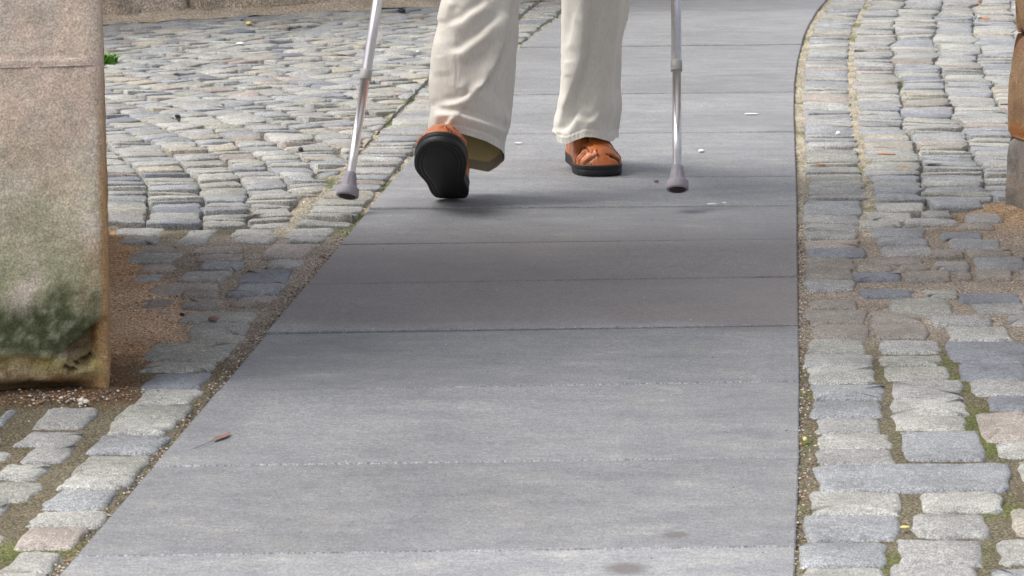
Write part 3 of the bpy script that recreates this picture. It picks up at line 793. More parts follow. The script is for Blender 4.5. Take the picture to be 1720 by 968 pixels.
cR = crutch((1138, 319), (1135.5, 0), 6.28, 6.49, 120, 'upright aluminium crutch with mauve rubber foot just above the slabs, right of the walking person', .0094)

# ------------------------------------------------------------------ person
person = empty('person', (.05, 6.5, 0)); tag(person, 'person walking on crutches in cream trousers and tan leather shoes', 'person')
# shoe in its own space: x sideways, y from heel (0) to toe, z up from the ground
def shoe(tab, M, mirror, name, seed, spr=.007):
    """tab: (s 0..1, left, right) sole outline in metres, L length"""
    Ls = .29
    def lr(s):
        return interp([(a, b) for a, b, c in tab], s), interp([(a, c) for a, b, c in tab], s)
    n = 96; out = []
    for i in range(n):
        t = 2*math.pi*i/n; s = .5-.5*math.cos(t); l, r = lr(s); c = (l+r)/2; h = (r-l)/2
        e = (1-abs(2*s-1)**14)
        side = 1 if math.sin(t) >= 0 else -1
        out.append((c+side*h*abs(1), s*Ls, 0))
    # smooth closed outline from the table
    pts = []
    m = 40
    for i in range(m+1): s = i/m; pts.append((lr(s)[1], s*Ls))
    for i in range(m+1): s = 1-i/m; pts.append((lr(s)[0], s*Ls))
    for _ in range(4): pts = [((pts[i-1][0]+2*pts[i][0]+pts[(i+1) % len(pts)][0])/4, (pts[i-1][1]+2*pts[i][1]+pts[(i+1) % len(pts)][1])/4) for i in range(len(pts))]
    N_ = len(pts); cx = sum(p[0] for p in pts)/N_
    def cen(y): l, r = lr(min(1, max(0, y/Ls))); return (l+r)/2
    def ring(sc, z, dz=0):
        r_ = []
        for (x, y) in pts:
            yy = Ls*.5+(y-Ls*.5)*(1-(1-sc)*.38); xx = cen(yy)+(x-cen(y))*sc
            spring = spr*sstep(.72, 1.0, yy/Ls)**1.4 + .007*sstep(.10, 0, yy/Ls)
            r_.append(Vector((xx, yy, z+spring)))
        return r_
    v = []; prof = [(.0005, .0), (.25, .0), (.55, 0), (.66, 0), (.67, .0009), (.69, .0009), (.70, 0), (.80, 0), (.81, .0013), (.835, .0013), (.845, 0), (.965, 0), (.992, .0018), (1.0, .006), (1.0, .012), (.985, .0135), (.985, .0148), (1.0, .016), (1.0, .0215), (.985, .0228), (.93, .0232)]
    for sc, z in prof: v += ring(sc, z)
    f = grid_faces(N_, len(prof), True)
    mi = [0]*len(f)
    root = mesh(name, [M @ p for p in v], f, [RUBBER, WELT], person)
    root['label'] = 'black ridged rubber sole'
    # upper: cross-sections from heel to toe
    HT = [(0, .062), (.06, .078), (.2, .088), (.34, .096), (.45, .094), (.56, .082), (.68, .066), (.80, .050), (.88, .0415), (.94, .034), (.975, .025), (1, .012)]
    def slot(u, s):
        """u across -1..1, s along 0..1 -> depth (+ out), dark"""
        x = u if not mirror else -u
        d = 0; dk = 0
        def seg(ax, ay, bx, by, w, L0=0):
            # distance to a segment in (u, s*2.4) space
            p = (x, s*5.5); a_ = (ax, ay*5.5); b_ = (bx, by*5.5); dx, dy = b_[0]-a_[0], b_[1]-a_[1]
            t = max(0, min(1, ((p[0]-a_[0])*dx+(p[1]-a_[1])*dy)/(dx*dx+dy*dy))); q = (a_[0]+dx*t, a_[1]+dy*t)
            return math.hypot(p[0]-q[0], p[1]-q[1]), (p[0]-a_[0])*dy-(p[1]-a_[1])*dx, t
        for (a, w) in (((-.93, .81, -.64, .765), .085), ((-.82, .875, -.62, .865), .05), ((.20, .83, .72, .835), .035), ((.42, .915, .72, .905), .07), ((.24, .915, .42, .915), .03)):
            q, sd_, t = seg(*a, w); 
            if q < w*1.4: d -= .005*(1-sstep(w*.6, w*1.2, q)); dk = max(dk, 1-sstep(w*.7, w*1.1, q))  # cut-outs coloured dark for the shadowed sock inside
        # edges of overlapping straps
        for a in ((-.78, .93, -.45, .935), (-.45, .935, -.10, .93), (-.10, .93, -.14, .895), (-.36, .93, -.46, .978), (-.24, .93, -.34, .975), (-.62, .75, -.45, .88), (-.36, .64, -.33, .745), (-.95, .745, -.33, .745), (.62, .74, .90, .86), (.78, .93, .95, .88), (-.88, .84, -.58, .85)):
            q, sd_, t = seg(*a, .02)
            if q < .2: d += .0016*math.exp(-((q-.07)/.05)**2)*(1 if sd_ > 0 else -.4) - .0018*math.exp(-(q/.035)**2); dk = max(dk, .85*math.exp(-(q/.030)**2))
        return d, dk
    cols = []; v = []
    den = []
    for i in range(N_):
        a_, b_ = pts[i], pts[(i+1) % N_]
        for q in range(4): den.append((lerp(a_[0], b_[0], q/4), lerp(a_[1], b_[1], q/4)))
    nd = len(den); nt_ = 110
    for j in range(nt_):
        t = (j/(nt_-1))**1.25
        for (x0, y0) in den:
            s0 = y0/Ls; sp_ = min(.82, max(.14, s0)); xs = cen(sp_*Ls)
            x0i = cen(y0)+(x0-cen(y0))*.965; y0i = Ls*.5+(y0-Ls*.5)*.985
            x = lerp(x0i, xs, t); y = lerp(y0i, sp_*Ls, t); ss = y/Ls
            ex = lerp(.36, .66, sstep(.35, .75, ss)); pr = (1-(1-t)**2.4)**ex if t > 0 else 0
            H = interp(HT, ss)*1.0; bul = .004*math.sin(math.pi*min(1, t*5))*(1 if t < .2 else 0)
            xx = x + (x-xs)*(bul/.05); X = (x-cen(y))/.055
            d, dk = slot(X, ss) if ss > .6 else (0, 0)
            cr = .0009*nz(X*3, ss*30, seed, 1)*sstep(.5, .6, ss)*sstep(.85, .75, ss)
            p = Vector((xx, y, .021+spr*sstep(.72, 1.0, ss)**1.4+pr*H)); nrm = Vector(((x-xs)*9*(1-t), .35*(ss > .7)*(1-t), 1)).normalized()
            v.append(M @ (p+nrm*(d+cr))); cols.append(mix3((.53, .155, .045), (.02, .008, .005), min(1, dk)))
    up = mesh('shoe_upper', v, grid_faces(nd, nt_, True), UPPERM, person, col=cols)
    # welt with stitches
    wv = []; prof = [(1.004, .0215), (1.012, .0225), (1.012, .0242), (.99, .0252), (.93, .0252)]
    for sc, z in prof: wv += ring(sc, z)
    we = mesh('welt', [M @ p for p in wv], grid_faces(N_, len(prof), True), WELT, person)
    st = MB(); rg = ring(.995, .0262)
    for i in range(0, N_):
        a_ = rg[i]; b_ = rg[(i+1) % N_]; q = a_.lerp(b_, .62); u_ = (b_-a_).normalized()*.0; sd_ = Vector((-(b_-a_).y, (b_-a_).x, 0)).normalized()*.0006
        vv = [a_-sd_, q-sd_, q+sd_, a_+sd_]; up_ = Vector((0, 0, .0007))
        st.add([M @ p for p in vv]+[M @ (p+up_) for p in vv], [(4, 5, 6, 7), (0, 1, 5, 4), (2, 3, 7, 6), (1, 2, 6, 5), (3, 0, 4, 7)])
    return root, up
def upper_mat():
    m = bpy.data.materials.new('tan_leather_upper'); nt, b = nodes(m); v = pos(nt)
    a = N(nt, 'ShaderNodeAttribute', attribute_name='tint')
    c = mx(nt, a.outputs['Color'], ramp(nt, noi(nt, v, 35, 5), [(.3, .75), (.7, 1.2)]), 1.0, 'MULTIPLY')
    nt.links.new(c, b.inputs['Base Color'])
    nt.links.new(ramp(nt, noi(nt, v, 50, 4), [(.3, .28), (.7, .46)]), b.inputs['Roughness'])
    bump(nt, b, mx(nt, noi(nt, v, 900, 2), noi(nt, v, 60, 5), .5), .35, .0008)
    return m
UPPERM = upper_mat()
# planted foot (photo right): toe towards the camera, turned out
sole2 = [(0, -.012, .012), (.01, -.022, .022), (.04, -.031, .031), (.12, -.036, .036), (.25, -.036, .036), (.4, -.036, .036), (.55, -.042, .048), (.7, -.049, .059), (.82, -.049, .061), (.9, -.044, .056), (.96, -.033, .043), (.99, -.020, .026), (1, -.006, .012)]
yaw = R(9); fwd = Vector((math.sin(yaw), -math.cos(yaw), 0)); sidev = Vector((math.cos(yaw), math.sin(yaw), 0))
toe2 = G(1008, 299.5)
O2 = toe2-fwd*.29
M2 = Matrix(((sidev.x, fwd.x, 0, O2.x), (sidev.y, fwd.y, 0, O2.y), (0, 0, 1, .0005), (0, 0, 0, 1)))
M2p = Matrix.Translation(Vector()) @ M2
shoe(sole2, M2p, False, 'shoe_sole', 1, .003)
# forward foot (photo left): on its heel, sole towards the camera
tb = [(0, 750, 766), (2, 741, 776), (6, 733, 784), (14, 725, 790), (24, 721, 791), (32, 719.5, 787), (40, 715, 784), (50, 706, 786), (60, 701, 789), (70, 700.5, 791.5), (80, 703, 791), (88, 708, 788), (95, 714, 782), (101, 722, 773), (105, 733, 760), (106, 741, 752)]
sc1 = 805.0
sole1 = []
for v_, l, r in tb:
    ax = 757-10*v_/106.0; sole1.append((v_/106.0, (l-ax)/sc1, (r-ax)/sc1))
pitch = R(34); yaw = R(-4.5)
f0 = Vector((math.sin(yaw), -math.cos(yaw), 0)); s0 = Vector((math.cos(yaw), math.sin(yaw), 0))
fw1 = f0*math.cos(pitch)+Vector((0, 0, math.sin(pitch))); up1 = -f0*math.sin(pitch)+Vector((0, 0, math.cos(pitch)))
O1 = G(757, 336); 
M1 = Matrix(((s0.x, fw1.x, up1.x, O1.x), (s0.y, fw1.y, up1.y, O1.y), (s0.z, fw1.z, up1.z, -.006), (0, 0, 0, 1)))
shoe(sole1, M1, True, 'shoe_sole', 2)

# trousers: every section of a leg is a closed ring; folds are crests standing off the cloth
def pl_dist(p, pl):
    best = (1e9, 0, 0); L = 0; n = len(pl)-1
    for k in range(n):
        ax, ay = pl[k]; bx, by = pl[k+1]; dx, dy = bx-ax, by-ay; q = dx*dx+dy*dy
        t = max(0, min(1, ((p[0]-ax)*dx+(p[1]-ay)*dy)/q)); cx, cy = ax+dx*t, ay+dy*t; d = math.hypot(p[0]-cx, p[1]-cy)
        if d < best[0]: best = (d, ((p[0]-ax)*dy-(p[1]-ay)*dx), (k+t)/n)
    return best
def folds(px, py, fl):
    o = 0
    for pl, w, amp, asym in fl:
        d, s, t = pl_dist((px, py), pl)
        if d > w*8: continue
        sd_ = d if s > 0 else -d
        taper = min(1, t*5+.15, (1-t)*5+.15)
        q_ = sd_*asym
        o += amp*.78*taper*((math.exp(-(q_/(w*3.0))**2) if q_ > 0 else math.exp(-(q_/(w*1.0))**2)) - .45*math.exp(-((q_+2.2*w)/(w*1.3))**2))
    return o
def leg(xl, xr, hemf, hemb, Yc, rd, fl, seam, name_seed, ytop=-330, nu=170, nv=230, inner=0.0, steps=()):
    """xl, xr: tables py->px of the outline; hemf/hemb: px->py of the hem in front and behind"""
    v = []
    for j in range(nv):
        t = j/(nv-1); t = t**1.15
        for i in range(nu):
            a = 2*math.pi*i/nu; ca, sa = math.cos(a), math.sin(a)     # sa>0: towards the camera
            u = -ca
            # first guess of x at the hem, then along the leg
            xh0, xh1 = xl[-1][1], xr[-1][1]
            def at(py):
                l, r = interp(xl, py), interp(xr, py); cu = math.copysign(abs(u)**.85, u); return (l+r)/2+cu*(r-l)/2
            xh = (xh0+xh1)/2+math.copysign(abs(u)**.85, u)*(xh1-xh0)/2
            hy = interp(hemf, xh) if sa >= 0 else interp(hemb, xh)
            hy = lerp(interp(hemf, xh), interp(hemb, xh), sstep(.12, -.12, sa))
            py = lerp(hy, ytop, t); px = lerp(xh, at(py), sstep(0, .10, t)) if t < .10 else at(py)
            Y = Yc(py) - math.copysign(abs(sa)**.9, sa)*rd(py)
            dsp = 0
            if sa > -.25:
                wgt = sstep(-.25, .15, sa)
                dsp += folds(px, py, fl)*wgt
                for pl_, am_, w_ in steps:
                    d_, s_, t_ = pl_dist((px, py), pl_)
                    if s_ > 0: dsp -= am_*sstep(0, w_, d_)*wgt*min(1, t_*6+.0, (1-t_)*5+.25)
                for sm in seam:
                    d_, s_, t_ = pl_dist((px, py), sm)
                    dsp -= .0016*math.exp(-(d_/1.1)**2)*wgt - .0007*math.exp(-((d_-2.6)/1.3)**2)*wgt
                hd = hy-py                                             # hem band and its stitching
                pk = .0009*math.sin(px*1.0+3*nz(px*.1, 1))*math.exp(-((hd-7)/6)**2)
                dsp += (.0022*sstep(13, 11.5, hd) + pk - .0016*math.exp(-((hd-12.5)/1.0)**2))*wgt
            dsp += .0022*nz(px*.035, py*.022, name_seed)+.0008*nz(px*.1, py*.06, name_seed)
            Pw = P(px, py, Y); nrm = Vector((u, -sa*1.0, 0)).normalized()
            v.append(Pw+nrm*(dsp-inner))
    return v, grid_faces(nu, nv, True)
xl1 = [(-360, 752), (-200, 742), (-80, 742), (-30, 744), (0, 742), (40, 735), (70, 728), (100, 723), (140, 719), (165, 720.5), (185, 725), (200, 722), (215, 719.5), (235, 718.5), (300, 718)]
xr1 = [(-360, 905), (-200, 890), (-60, 878), (0, 874), (60, 872), (130, 868), (175, 863), (205, 859), (235, 853), (262, 848), (300, 848)]
hf1 = [(716, 232), (724, 227.5), (745, 224), (770, 223.5), (794, 230), (818, 238), (835, 247), (843, 252), (849, 262)]
hb1 = [(716, 232), (722, 252), (750, 276), (792, 283), (822, 288.5), (836, 280), (847, 270), (849, 262)]
fl1 = [([(822, 5), (808, 16), (793, 25), (778, 38), (752, 47)], 5, .009, 1),
       ([(845, 30), (824, 46), (812, 60), (793, 76), (776, 89), (752, 92)], 5.5, .011, 1),
       ([(818, 134), (799, 153), (783, 167), (766, 176), (738, 179)], 5, .012, 1),
       ([(768, 147), (791, 150), (807, 141)], 4, .006, 1),
       ([(733, 186), (741, 192), (753, 193.5), (766, 192), (791, 199), (830, 213), (860, 226)], 4.5, .013, -1),
       ([(766, 193), (759, 204), (748, 215), (735, 221)], 3.5, .008, 1),
       ([(747, 40), (752, 15), (760, 2)], 6, .006, 1),
       ([(857, 0), (850, 35), (841, 78), (829, 111), (812, 138), (800, 152)], 5, .013, -1),
       ([(735, 60), (733, 100), (737, 130)], 8, .005, 1)]
sm1 = [[(829, 112), (833, 138), (842, 165), (850, 195), (853, 225)], [(766, 60), (768, 100), (766, 150)]]
Y1 = lambda py: interp([(-330, 6.56), (0, 6.47), (150, 6.43), (290, 6.42)], py)
rd1 = lambda py: interp([(-330, .095), (0, .078), (150, .070), (230, .082), (290, .088)], py)
xl2 = [(-360, 925), (-200, 938), (-60, 944), (0, 943), (60, 942.5), (100, 941.5), (130, 943), (160, 944), (185, 941), (205, 936), (222, 932), (300, 932)]
xr2 = [(-360, 1085), (-200, 1075), (-60, 1066), (0, 1060), (30, 1056.5), (60, 1049), (75, 1046), (140, 1045), (185, 1046), (215, 1045), (225, 1042), (300, 1041)]
hf2 = [(931, 224), (937, 239), (952, 242), (966, 236), (983, 230.5), (1000, 231.5), (1018, 236), (1030, 239), (1037, 236), (1042, 231)]
hb2 = [(931, 224), (940, 232), (985, 228), (1030, 230), (1040, 231), (1043, 231)]
fl2 = [([(982, -40), (983, 0), (984, 45), (978, 95), (967, 132), (951, 175), (932, 221)], 6, .015, -1),
       ([(932, 223), (952, 222), (960, 212), (966, 200), (976, 202), (988, 207), (1000, 203), (1012, 192)], 4, .010, -1),
       ([(1044, -20), (1043, 30), (1041, 90)], 5, .008, 1),
       ([(972, 20), (966, 55), (958, 85)], 6, .005, 1),
       ([(952, 100), (954, 130)], 5, .004, 1),
       ([(1006, 150), (1002, 175), (990, 198)], 8, .005, 1)]
sm2 = [[(941, 92), (945, 112), (950, 140), (953, 160)]]
Y2_ = lambda py: interp([(-330, 6.60), (0, 6.84), (150, 6.875), (240, 6.87)], py)
rd2 = lambda py: interp([(-330, .095), (0, .085), (150, .078), (240, .085)], py)
st1 = [([(862, -60), (857, 0), (850, 35), (841, 78), (829, 111), (812, 140), (800, 156)], .014, 5)]
st2 = [([(985, -60), (984, 0), (985, 45), (979, 95), (968, 132), (952, 175), (934, 221)], .016, 9)]
tr = MB()
v, f = leg(xl1, xr1, hf1, hb1, Y1, rd1, fl1, sm1, 1.3, steps=st1); tr.add(v, f)
v, f = leg(xl2, xr2, hf2, hb2, Y2_, rd2, fl2, sm2, 4.7, steps=st2); tr.add(v, f)
# seat and hips, joining the two legs above the picture
hp = []; n = 48
for j, (z, w, d_, y) in enumerate([(.70, .17, .12, 6.60), (.76, .185, .13, 6.58), (.84, .19, .135, 6.57), (.92, .182, .125, 6.56), (1.0, .172, .115, 6.55), (1.04, .17, .112, 6.55)]):
    for i in range(n): a_ = 2*math.pi*i/n; hp.append(Vector((.075+w*math.cos(a_), y+d_*math.sin(a_), z)))
fh = grid_faces(n, 6, True); fh.append(tuple(range(n))[::-1]); tr.add(hp, fh)
trousers = tr.build('trousers', [CLOTH], person)
v, f = leg(xl1, xr1, hf1, hb1, Y1, rd1, fl1, sm1, 1.3, ytop=60, nu=90, nv=60, inner=.006, steps=st1)
# turned-up hem inside, olive above: the twill's wrong side, see-through light painted in
mi = [1 if (k//90) < 6 else 0 for k in range(len(f))]
mesh('trouser_inside', v, f, [CLOTHIN, HEMIN], person, mi=mi)
v, f = leg(xl2, xr2, hf2, hb2, Y2_, rd2, fl2, sm2, 4.7, ytop=60, nu=60, nv=40, inner=.006, steps=st2)
mesh('trouser_inside', v, f, CLOTHIN, person)

# body: one skinned figure (legs inside the trousers, hands on the crutch handles)
bm = bmesh.new(); lay_ = bm.verts.layers.skin.verify()
def chain(start, pts):
    prev = start
    for (p, r) in pts:
        w = bm.verts.new(Vector(p)-Vector(person.location)); w[lay_].radius = r if isinstance(r, tuple) else (r, r)
        if prev is not None: bm.edges.new((prev, w))
        prev = w
    return prev
pel = chain(None, [((.075, 6.58, .90), (.14, .10))])
ank1 = M1 @ Vector((.0, .055, .085)); ank2 = M2p @ Vector((0, .06, .085)); t1 = M1 @ Vector((0, .15, .045)); t2 = M2p @ Vector((0, .15, .045))
chain(pel, [((-.03, 6.55, .80), .075), ((-.06, 6.50, .52), .042), (((-.075+ank1.x)/2, 6.46, .32), .036), (tuple(ank1+Vector((0, 0, .04))), .030), (tuple(t1), .026)])
chain(pel, [((.17, 6.61, .80), .075), ((.182, 6.83, .50), .040), ((.188, 6.90, .32), .036), (tuple(ank2+Vector((0, 0, .04))), .030), (tuple(t2), .026)])
ch = chain(pel, [((.075, 6.56, 1.08), (.13, .09)), ((.075, 6.52, 1.28), (.15, .10)), ((.075, 6.50, 1.42), (.10, .07))])
hd = chain(ch, [((.075, 6.46, 1.52), .052), ((.075, 6.43, 1.60), .075), ((.075, 6.42, 1.68), .085), ((.075, 6.43, 1.75), .06)])
hands = []
for (H, d), sx in ((cL, -1), (cR, 1)):
    grip = H+Vector((0, -.035, .03))
    sh = (.075+sx*.19, 6.52, 1.38); el = (H.x+sx*.035, 6.72, H.z+.27)
    wr_ = chain(ch, [(sh, .048), (el, .031), (tuple(H+Vector((0, .03, .075))), .026), (tuple(grip), (.022, .038))])
    for k in range(4):      # fingers curl round the grip
        y = -.012-.021*k; b_ = H+Vector((0, y, .024)); r_ = (.0092, .0095, .009, .0078)[k]
        chain(wr_, [(tuple(b_+Vector((sx*.018, 0, .002))), r_), (tuple(b_+Vector((sx*.026, -.002, -.026))), r_*.95), (tuple(b_+Vector((sx*.008, -.002, -.046))), r_*.9), (tuple(b_+Vector((-sx*.012, 0, -.040))), r_*.8)])
    chain(wr_, [(tuple(H+Vector((-sx*.022, -.012, .022))), .010), (tuple(H+Vector((-sx*.028, -.034, .004))), .009), (tuple(H+Vector((-sx*.020, -.052, -.010))), .008)])
me = bpy.data.meshes.new('body'); bm.verts.ensure_lookup_table(); bm.verts[0][lay_].use_root = True; bm.to_mesh(me); bm.free()
me.materials.append(SKIN); body = link(bpy.data.objects.new('body', me), person)
sk = body.modifiers.new('skin', 'SKIN'); sk.use_smooth_shade = True
sb = body.modifiers.new('sub', 'SUBSURF'); sb.levels = 1; sb.render_levels = 2
# shirt
def tube(name, pts, mat, n=28, parent=person):
    v = []
    for k, (c, rx, ry) in enumerate(pts):
        c = Vector(c); a = Vector(pts[max(0, k-1)][0]); b = Vector(pts[min(len(pts)-1, k+1)][0]); d = (b-a).normalized()
        s_ = d.cross(Vector((0, 1, 0))); s_ = Vector((1, 0, 0)) if s_.length < .1 else s_.normalized(); t_ = d.cross(s_).normalized()
        for i in range(n): q = 2*math.pi*i/n; v.append(c+s_*(math.cos(q)*rx)+t_*(math.sin(q)*ry))
    return v, grid_faces(n, len(pts), True)
sh = MB()
v, f = tube('', [((.075, 6.56, .96), .185, .13), ((.075, 6.55, 1.1), .18, .125), ((.075, 6.52, 1.28), .20, .13), ((.075, 6.51, 1.38), .19, .115), ((.075, 6.50, 1.44), .12, .085), ((.075, 6.48, 1.49), .068, .066)], None); sh.add(v, f)
for (H, d), sx in ((cL, -1), (cR, 1)):
    v, f = tube('', [((.075+sx*.13, 6.52, 1.37), .075, .07), ((.075+sx*.2, 6.54, 1.33), .068, .065), ((lerp(.075+sx*.2, H.x, .6), 6.65, 1.22), .06, .058), ((H.x+sx*.035, 6.72, H.z+.27), .060, .060), (tuple(H+Vector((sx*.012, .04, .15))), .044, .042), (tuple(H+Vector((0, .03, .09))), .036, .034)], None); sh.add(v, f)
sh.build('shirt', [SHIRT], person)
hv = []; hfs = []
for j in range(9):
    th = R(8+12*j)
    for i in range(24):
        a_ = 2*math.pi*i/24; back = .5+.5*math.sin(a_); r1 = .092; th2 = th*(.55+.45*back)
        hv.append(Vector((.075+math.sin(th2)*math.cos(a_)*r1*.95, 6.435+math.sin(th2)*math.sin(a_)*r1*1.1, 1.715+math.cos(th2)*r1)))
fh = grid_faces(24, 9, True); fh.append(tuple(range(24))[::-1]); mesh('hair', hv, fh, HAIR, person)
nose = MB(); v, f = lathe([(0, .013), (.02, .012), (.034, .006), (.036, .001)], Vector((.075, 6.355, 1.635)), Vector((0, -.6, .25)), 12); nose.add(v, f); nose.build('nose', [SKIN], person)
for sx in (-1, 1):
    v, f = lathe([(0, .006), (.004, .011), (.008, .009)], Vector((.075+sx*.032, 6.347, 1.665)), Vector((0, -1, 0)), 14); mesh('eye', v, f, plain('eye', (.75, .74, .72), .3), person)
    v, f = lathe([(0, .02), (.008, .028), (.012, .02)], Vector((.075+sx*.078, 6.44, 1.645)), Vector((sx, 0, 0)), 14); mesh('ear', v, f, SKIN, person)

# ------------------------------------------------------------------ litter, weeds, small stones
def blob(p, rx, ry, rz, mat, name, label, cat, seed, group=None, rot=0):
    r_ = random.Random(seed); bm = bmesh.new(); bmesh.ops.create_icosphere(bm, subdivisions=2, radius=1)
    for w in bm.verts:
        q = w.co*(1+.25*nz(w.co.x, w.co.y, w.co.z+seed, 1.3)); x, y = q.x*rx, q.y*ry
        w.co = (x*math.cos(rot)-y*math.sin(rot), x*math.sin(rot)+y*math.cos(rot), max(q.z, -.35)*rz)
    me = bpy.data.meshes.new(name); bm.to_mesh(me); bm.free(); me.materials.append(mat)
    me.polygons.foreach_set('use_smooth', [True]*len(me.polygons))
    o = link(bpy.data.objects.new(name, me)); o.location = (p.x, p.y, p.z+.3*rz); tag(o, label, cat, group); return o
WHITE = plain('white_paper', (.8, .8, .8), .8); PEB = plain('pale_pebble', (.62, .56, .50), .8, 0, .3, 80, .2)
OLEAF = plain('orange_leaf', (.55, .20, .05), .7, 0, .3, 80, .25); RLEAF = plain('red_leaf', (.27, .165, .145), .8, 0, .3, 80, .25)
BLACKM = plain('black_rag', (.02, .02, .025), .7); YEL = plain('yellow_scrap', (.75, .62, .25), .7); GRN = plain('weed_green', (.09, .25, .03), .6, 0, .3, 60, .3)
def zt(p): return max(0.0015, bed(p.x, p.y))
def scrap(px, py, wpx, dm, mat, name, label, cat, seed, group=None, rot=0, h=.004):
    p = G(px, py); p.z = .002; s = (py+497)/1.05; return blob(p, wpx/2/s, dm/2, h, mat, name, label, cat, seed, group, rot)
scrap(403, 75, 15, .035, WHITE, 'paper_scrap', 'white scrap of paper on the cobbles near the far wall', 'litter', 1)
scrap(418, 42, 11, .03, YEL, 'leaf', 'small yellow leaf on the cobbles close to the far wall', 'leaf', 2, h=.008)
scrap(674, 21, 15, .05, BLACKM, 'rag', 'small black lump on the cobbles right of the left crutch, top of the picture', 'litter', 3, h=.009)
scrap(702, 89, 7, .012, WHITE, 'paper_scrap', 'tiny white scrap on the cobbles beside the left trouser leg', 'litter', 4)
scrap(1263, 193, 28, .012, WHITE, 'paper_scrap', 'long thin white scrap on the slab right of the right crutch', 'litter', 5, h=.002)
scrap(1178, 256, 12, .03, WHITE, 'paper_scrap', 'white scrap on the slab just right of the right crutch foot', 'litter', 6)
scrap(1196, 345, 20, .015, WHITE, 'paper_scrap', 'larger white scrap on the slab joint below the right crutch foot', 'litter', 7, h=.002)
scrap(1217, 343, 8, .012, WHITE, 'paper_scrap', 'smaller white scrap on the slab joint below the right crutch foot', 'litter', 8, h=.002)
scrap(871, 242, 14, .008, WHITE, 'paper_scrap', 'thin white scrap on the slab between the two trouser legs', 'litter', 9, h=.002)
scrap(1408, 227, 9, .02, WHITE, 'cigarette_end', 'white scrap in the sandy joint beside the right footpath edge', 'litter', 10, h=.006)
scrap(1655, 33, 14, .03, OLEAF, 'leaf', 'orange leaf on the far right cobbles next to the pier', 'leaf', 11)
scrap(1644, 8, 8, .02, OLEAF, 'leaf', 'small orange leaf at the top edge on the right cobbles', 'leaf', 12)
scrap(1488, 261, 34, .007, OLEAF, 'leaf', 'long orange leaf curled on the right cobbles, third column from the footpath', 'leaf', 13, rot=-.15, h=.0025)
scrap(1517, 283, 26, .006, OLEAF, 'leaf', 'yellow orange leaf stalk below the long leaf on the right cobbles', 'leaf', 14, h=.0025)
scrap(1380, 279, 24, .0035, OLEAF, 'leaf', 'thin orange stalk on the cobbles beside the right footpath edge', 'leaf', 15, h=.002)
scrap(505, 254, 9, .03, BLACKM, 'dropping', 'dark lump on the cobbles left of the left crutch', 'litter', 16, h=.006)
scrap(1102, 307.5, 9, .012, RLEAF, 'leaf', 'tiny brown leaf crumb on the slab left of the right crutch foot', 'leaf', 17)
scrap(358, 540, 18, .012, RLEAF, 'leaf', 'dark red curled leaf on the silted cobbles beside the mossy pier', 'leaf', 18, h=.006)
scrap(306, 532, 9, .01, BLACKM, 'bark_crumb', 'black bark crumb on the silted cobbles beside the mossy pier', 'litter', 19)
scrap(298, 197, 10, .03, BLACKM, 'dropping', 'small dark lump between cobbles right of the mossy pier', 'litter', 20)
scrap(1516, 812, 0, 0.0, WHITE, 'feather', '', '', 21) if False else None
scrap(1352, 742, 7, .012, YEL, 'leaf', 'pale yellow leaf in the joint at the right footpath edge', 'leaf', 22)
scrap(1520, 889, 18, .008, YEL, 'leaf', 'thin pale blade in the joint between the near right cobbles', 'leaf', 23, h=.002)
scrap(1345, 537+65, 6, .02, OLEAF, 'leaf', 'orange crumb at the edge of the near right cobbles', 'leaf', 24) if False else None
# reddish leaf with its stem on the slab
lp0 = G(372, 736); lv = []; st_ = G(325, 757)
d_ = (lp0-st_).normalized(); s_ = Vector((-d_.y, d_.x, 0))
for k in range(7): 
    w = .0065*math.sin(math.pi*(k+.4)/7); q = lp0+d_*(.012*(k-3)*.7); lv += [q+s_*w+Vector((0, 0, .0025+.001*math.sin(k))), q+Vector((0, 0, .004)), q-s_*w+Vector((0, 0, .0025))]
lf = []
for k in range(6): a_ = k*3; lf += [(a_, a_+1, a_+4, a_+3), (a_+1, a_+2, a_+5, a_+4)]
v, f = lathe([(0, .0004), ((lp0-st_).length, .0006)], st_+Vector((0, 0, .0025)), d_, 6); n0 = len(lv); lv += v; lf += [tuple(i+n0 for i in q) for q in f]
tag(mesh('leaf', lv, lf, RLEAF), 'dry reddish leaf with a long stem on the near slab', 'leaf')
# weeds
def weed(px, py, s, n, seed, label):
    r_ = random.Random(seed); p = G(px, py); v = []; f = []
    for k in range(n):
        a_ = r_.uniform(0, 2*math.pi); l = s*r_.uniform(.6, 1); w = l*.13; o_ = Vector((r_.uniform(-1, 1)*s*.5, r_.uniform(-1, 1)*s*.5, -.004)); d1 = Vector((math.cos(a_), math.sin(a_), 0)); sd_ = Vector((-d1.y, d1.x, 0)); b0 = len(v)
        for j in range(4):
            t = j/3; c = p+o_+d1*(l*.6*t*t)+Vector((0, 0, l*(t-.25*t*t))); ww = w*(1-t)**.6+.0003; v += [c-sd_*ww, c+sd_*ww]
        f += [(b0+2*j, b0+2*j+1, b0+2*j+3, b0+2*j+2) for j in range(3)]
    tag(mesh('weed', v, f, GRN), label, 'weed')
weed(180, 107, .05, 70, 1, 'bright green weed tuft between cobbles beside the mossy pier')
weed(206, 118, .012, 24, 2, 'small yellow green weed tuft right of the bright one by the mossy pier')
weed(310, 109, .013, 16, 3, 'tiny green sprout in the cobbles of the left field')
weed(255, 106, .011, 10, 4, 'thin green sprout between the weed by the pier and the middle of the left cobbles')
weed(655, 72, .013, 16, 5, 'small green sprout right of the left crutch near the top')
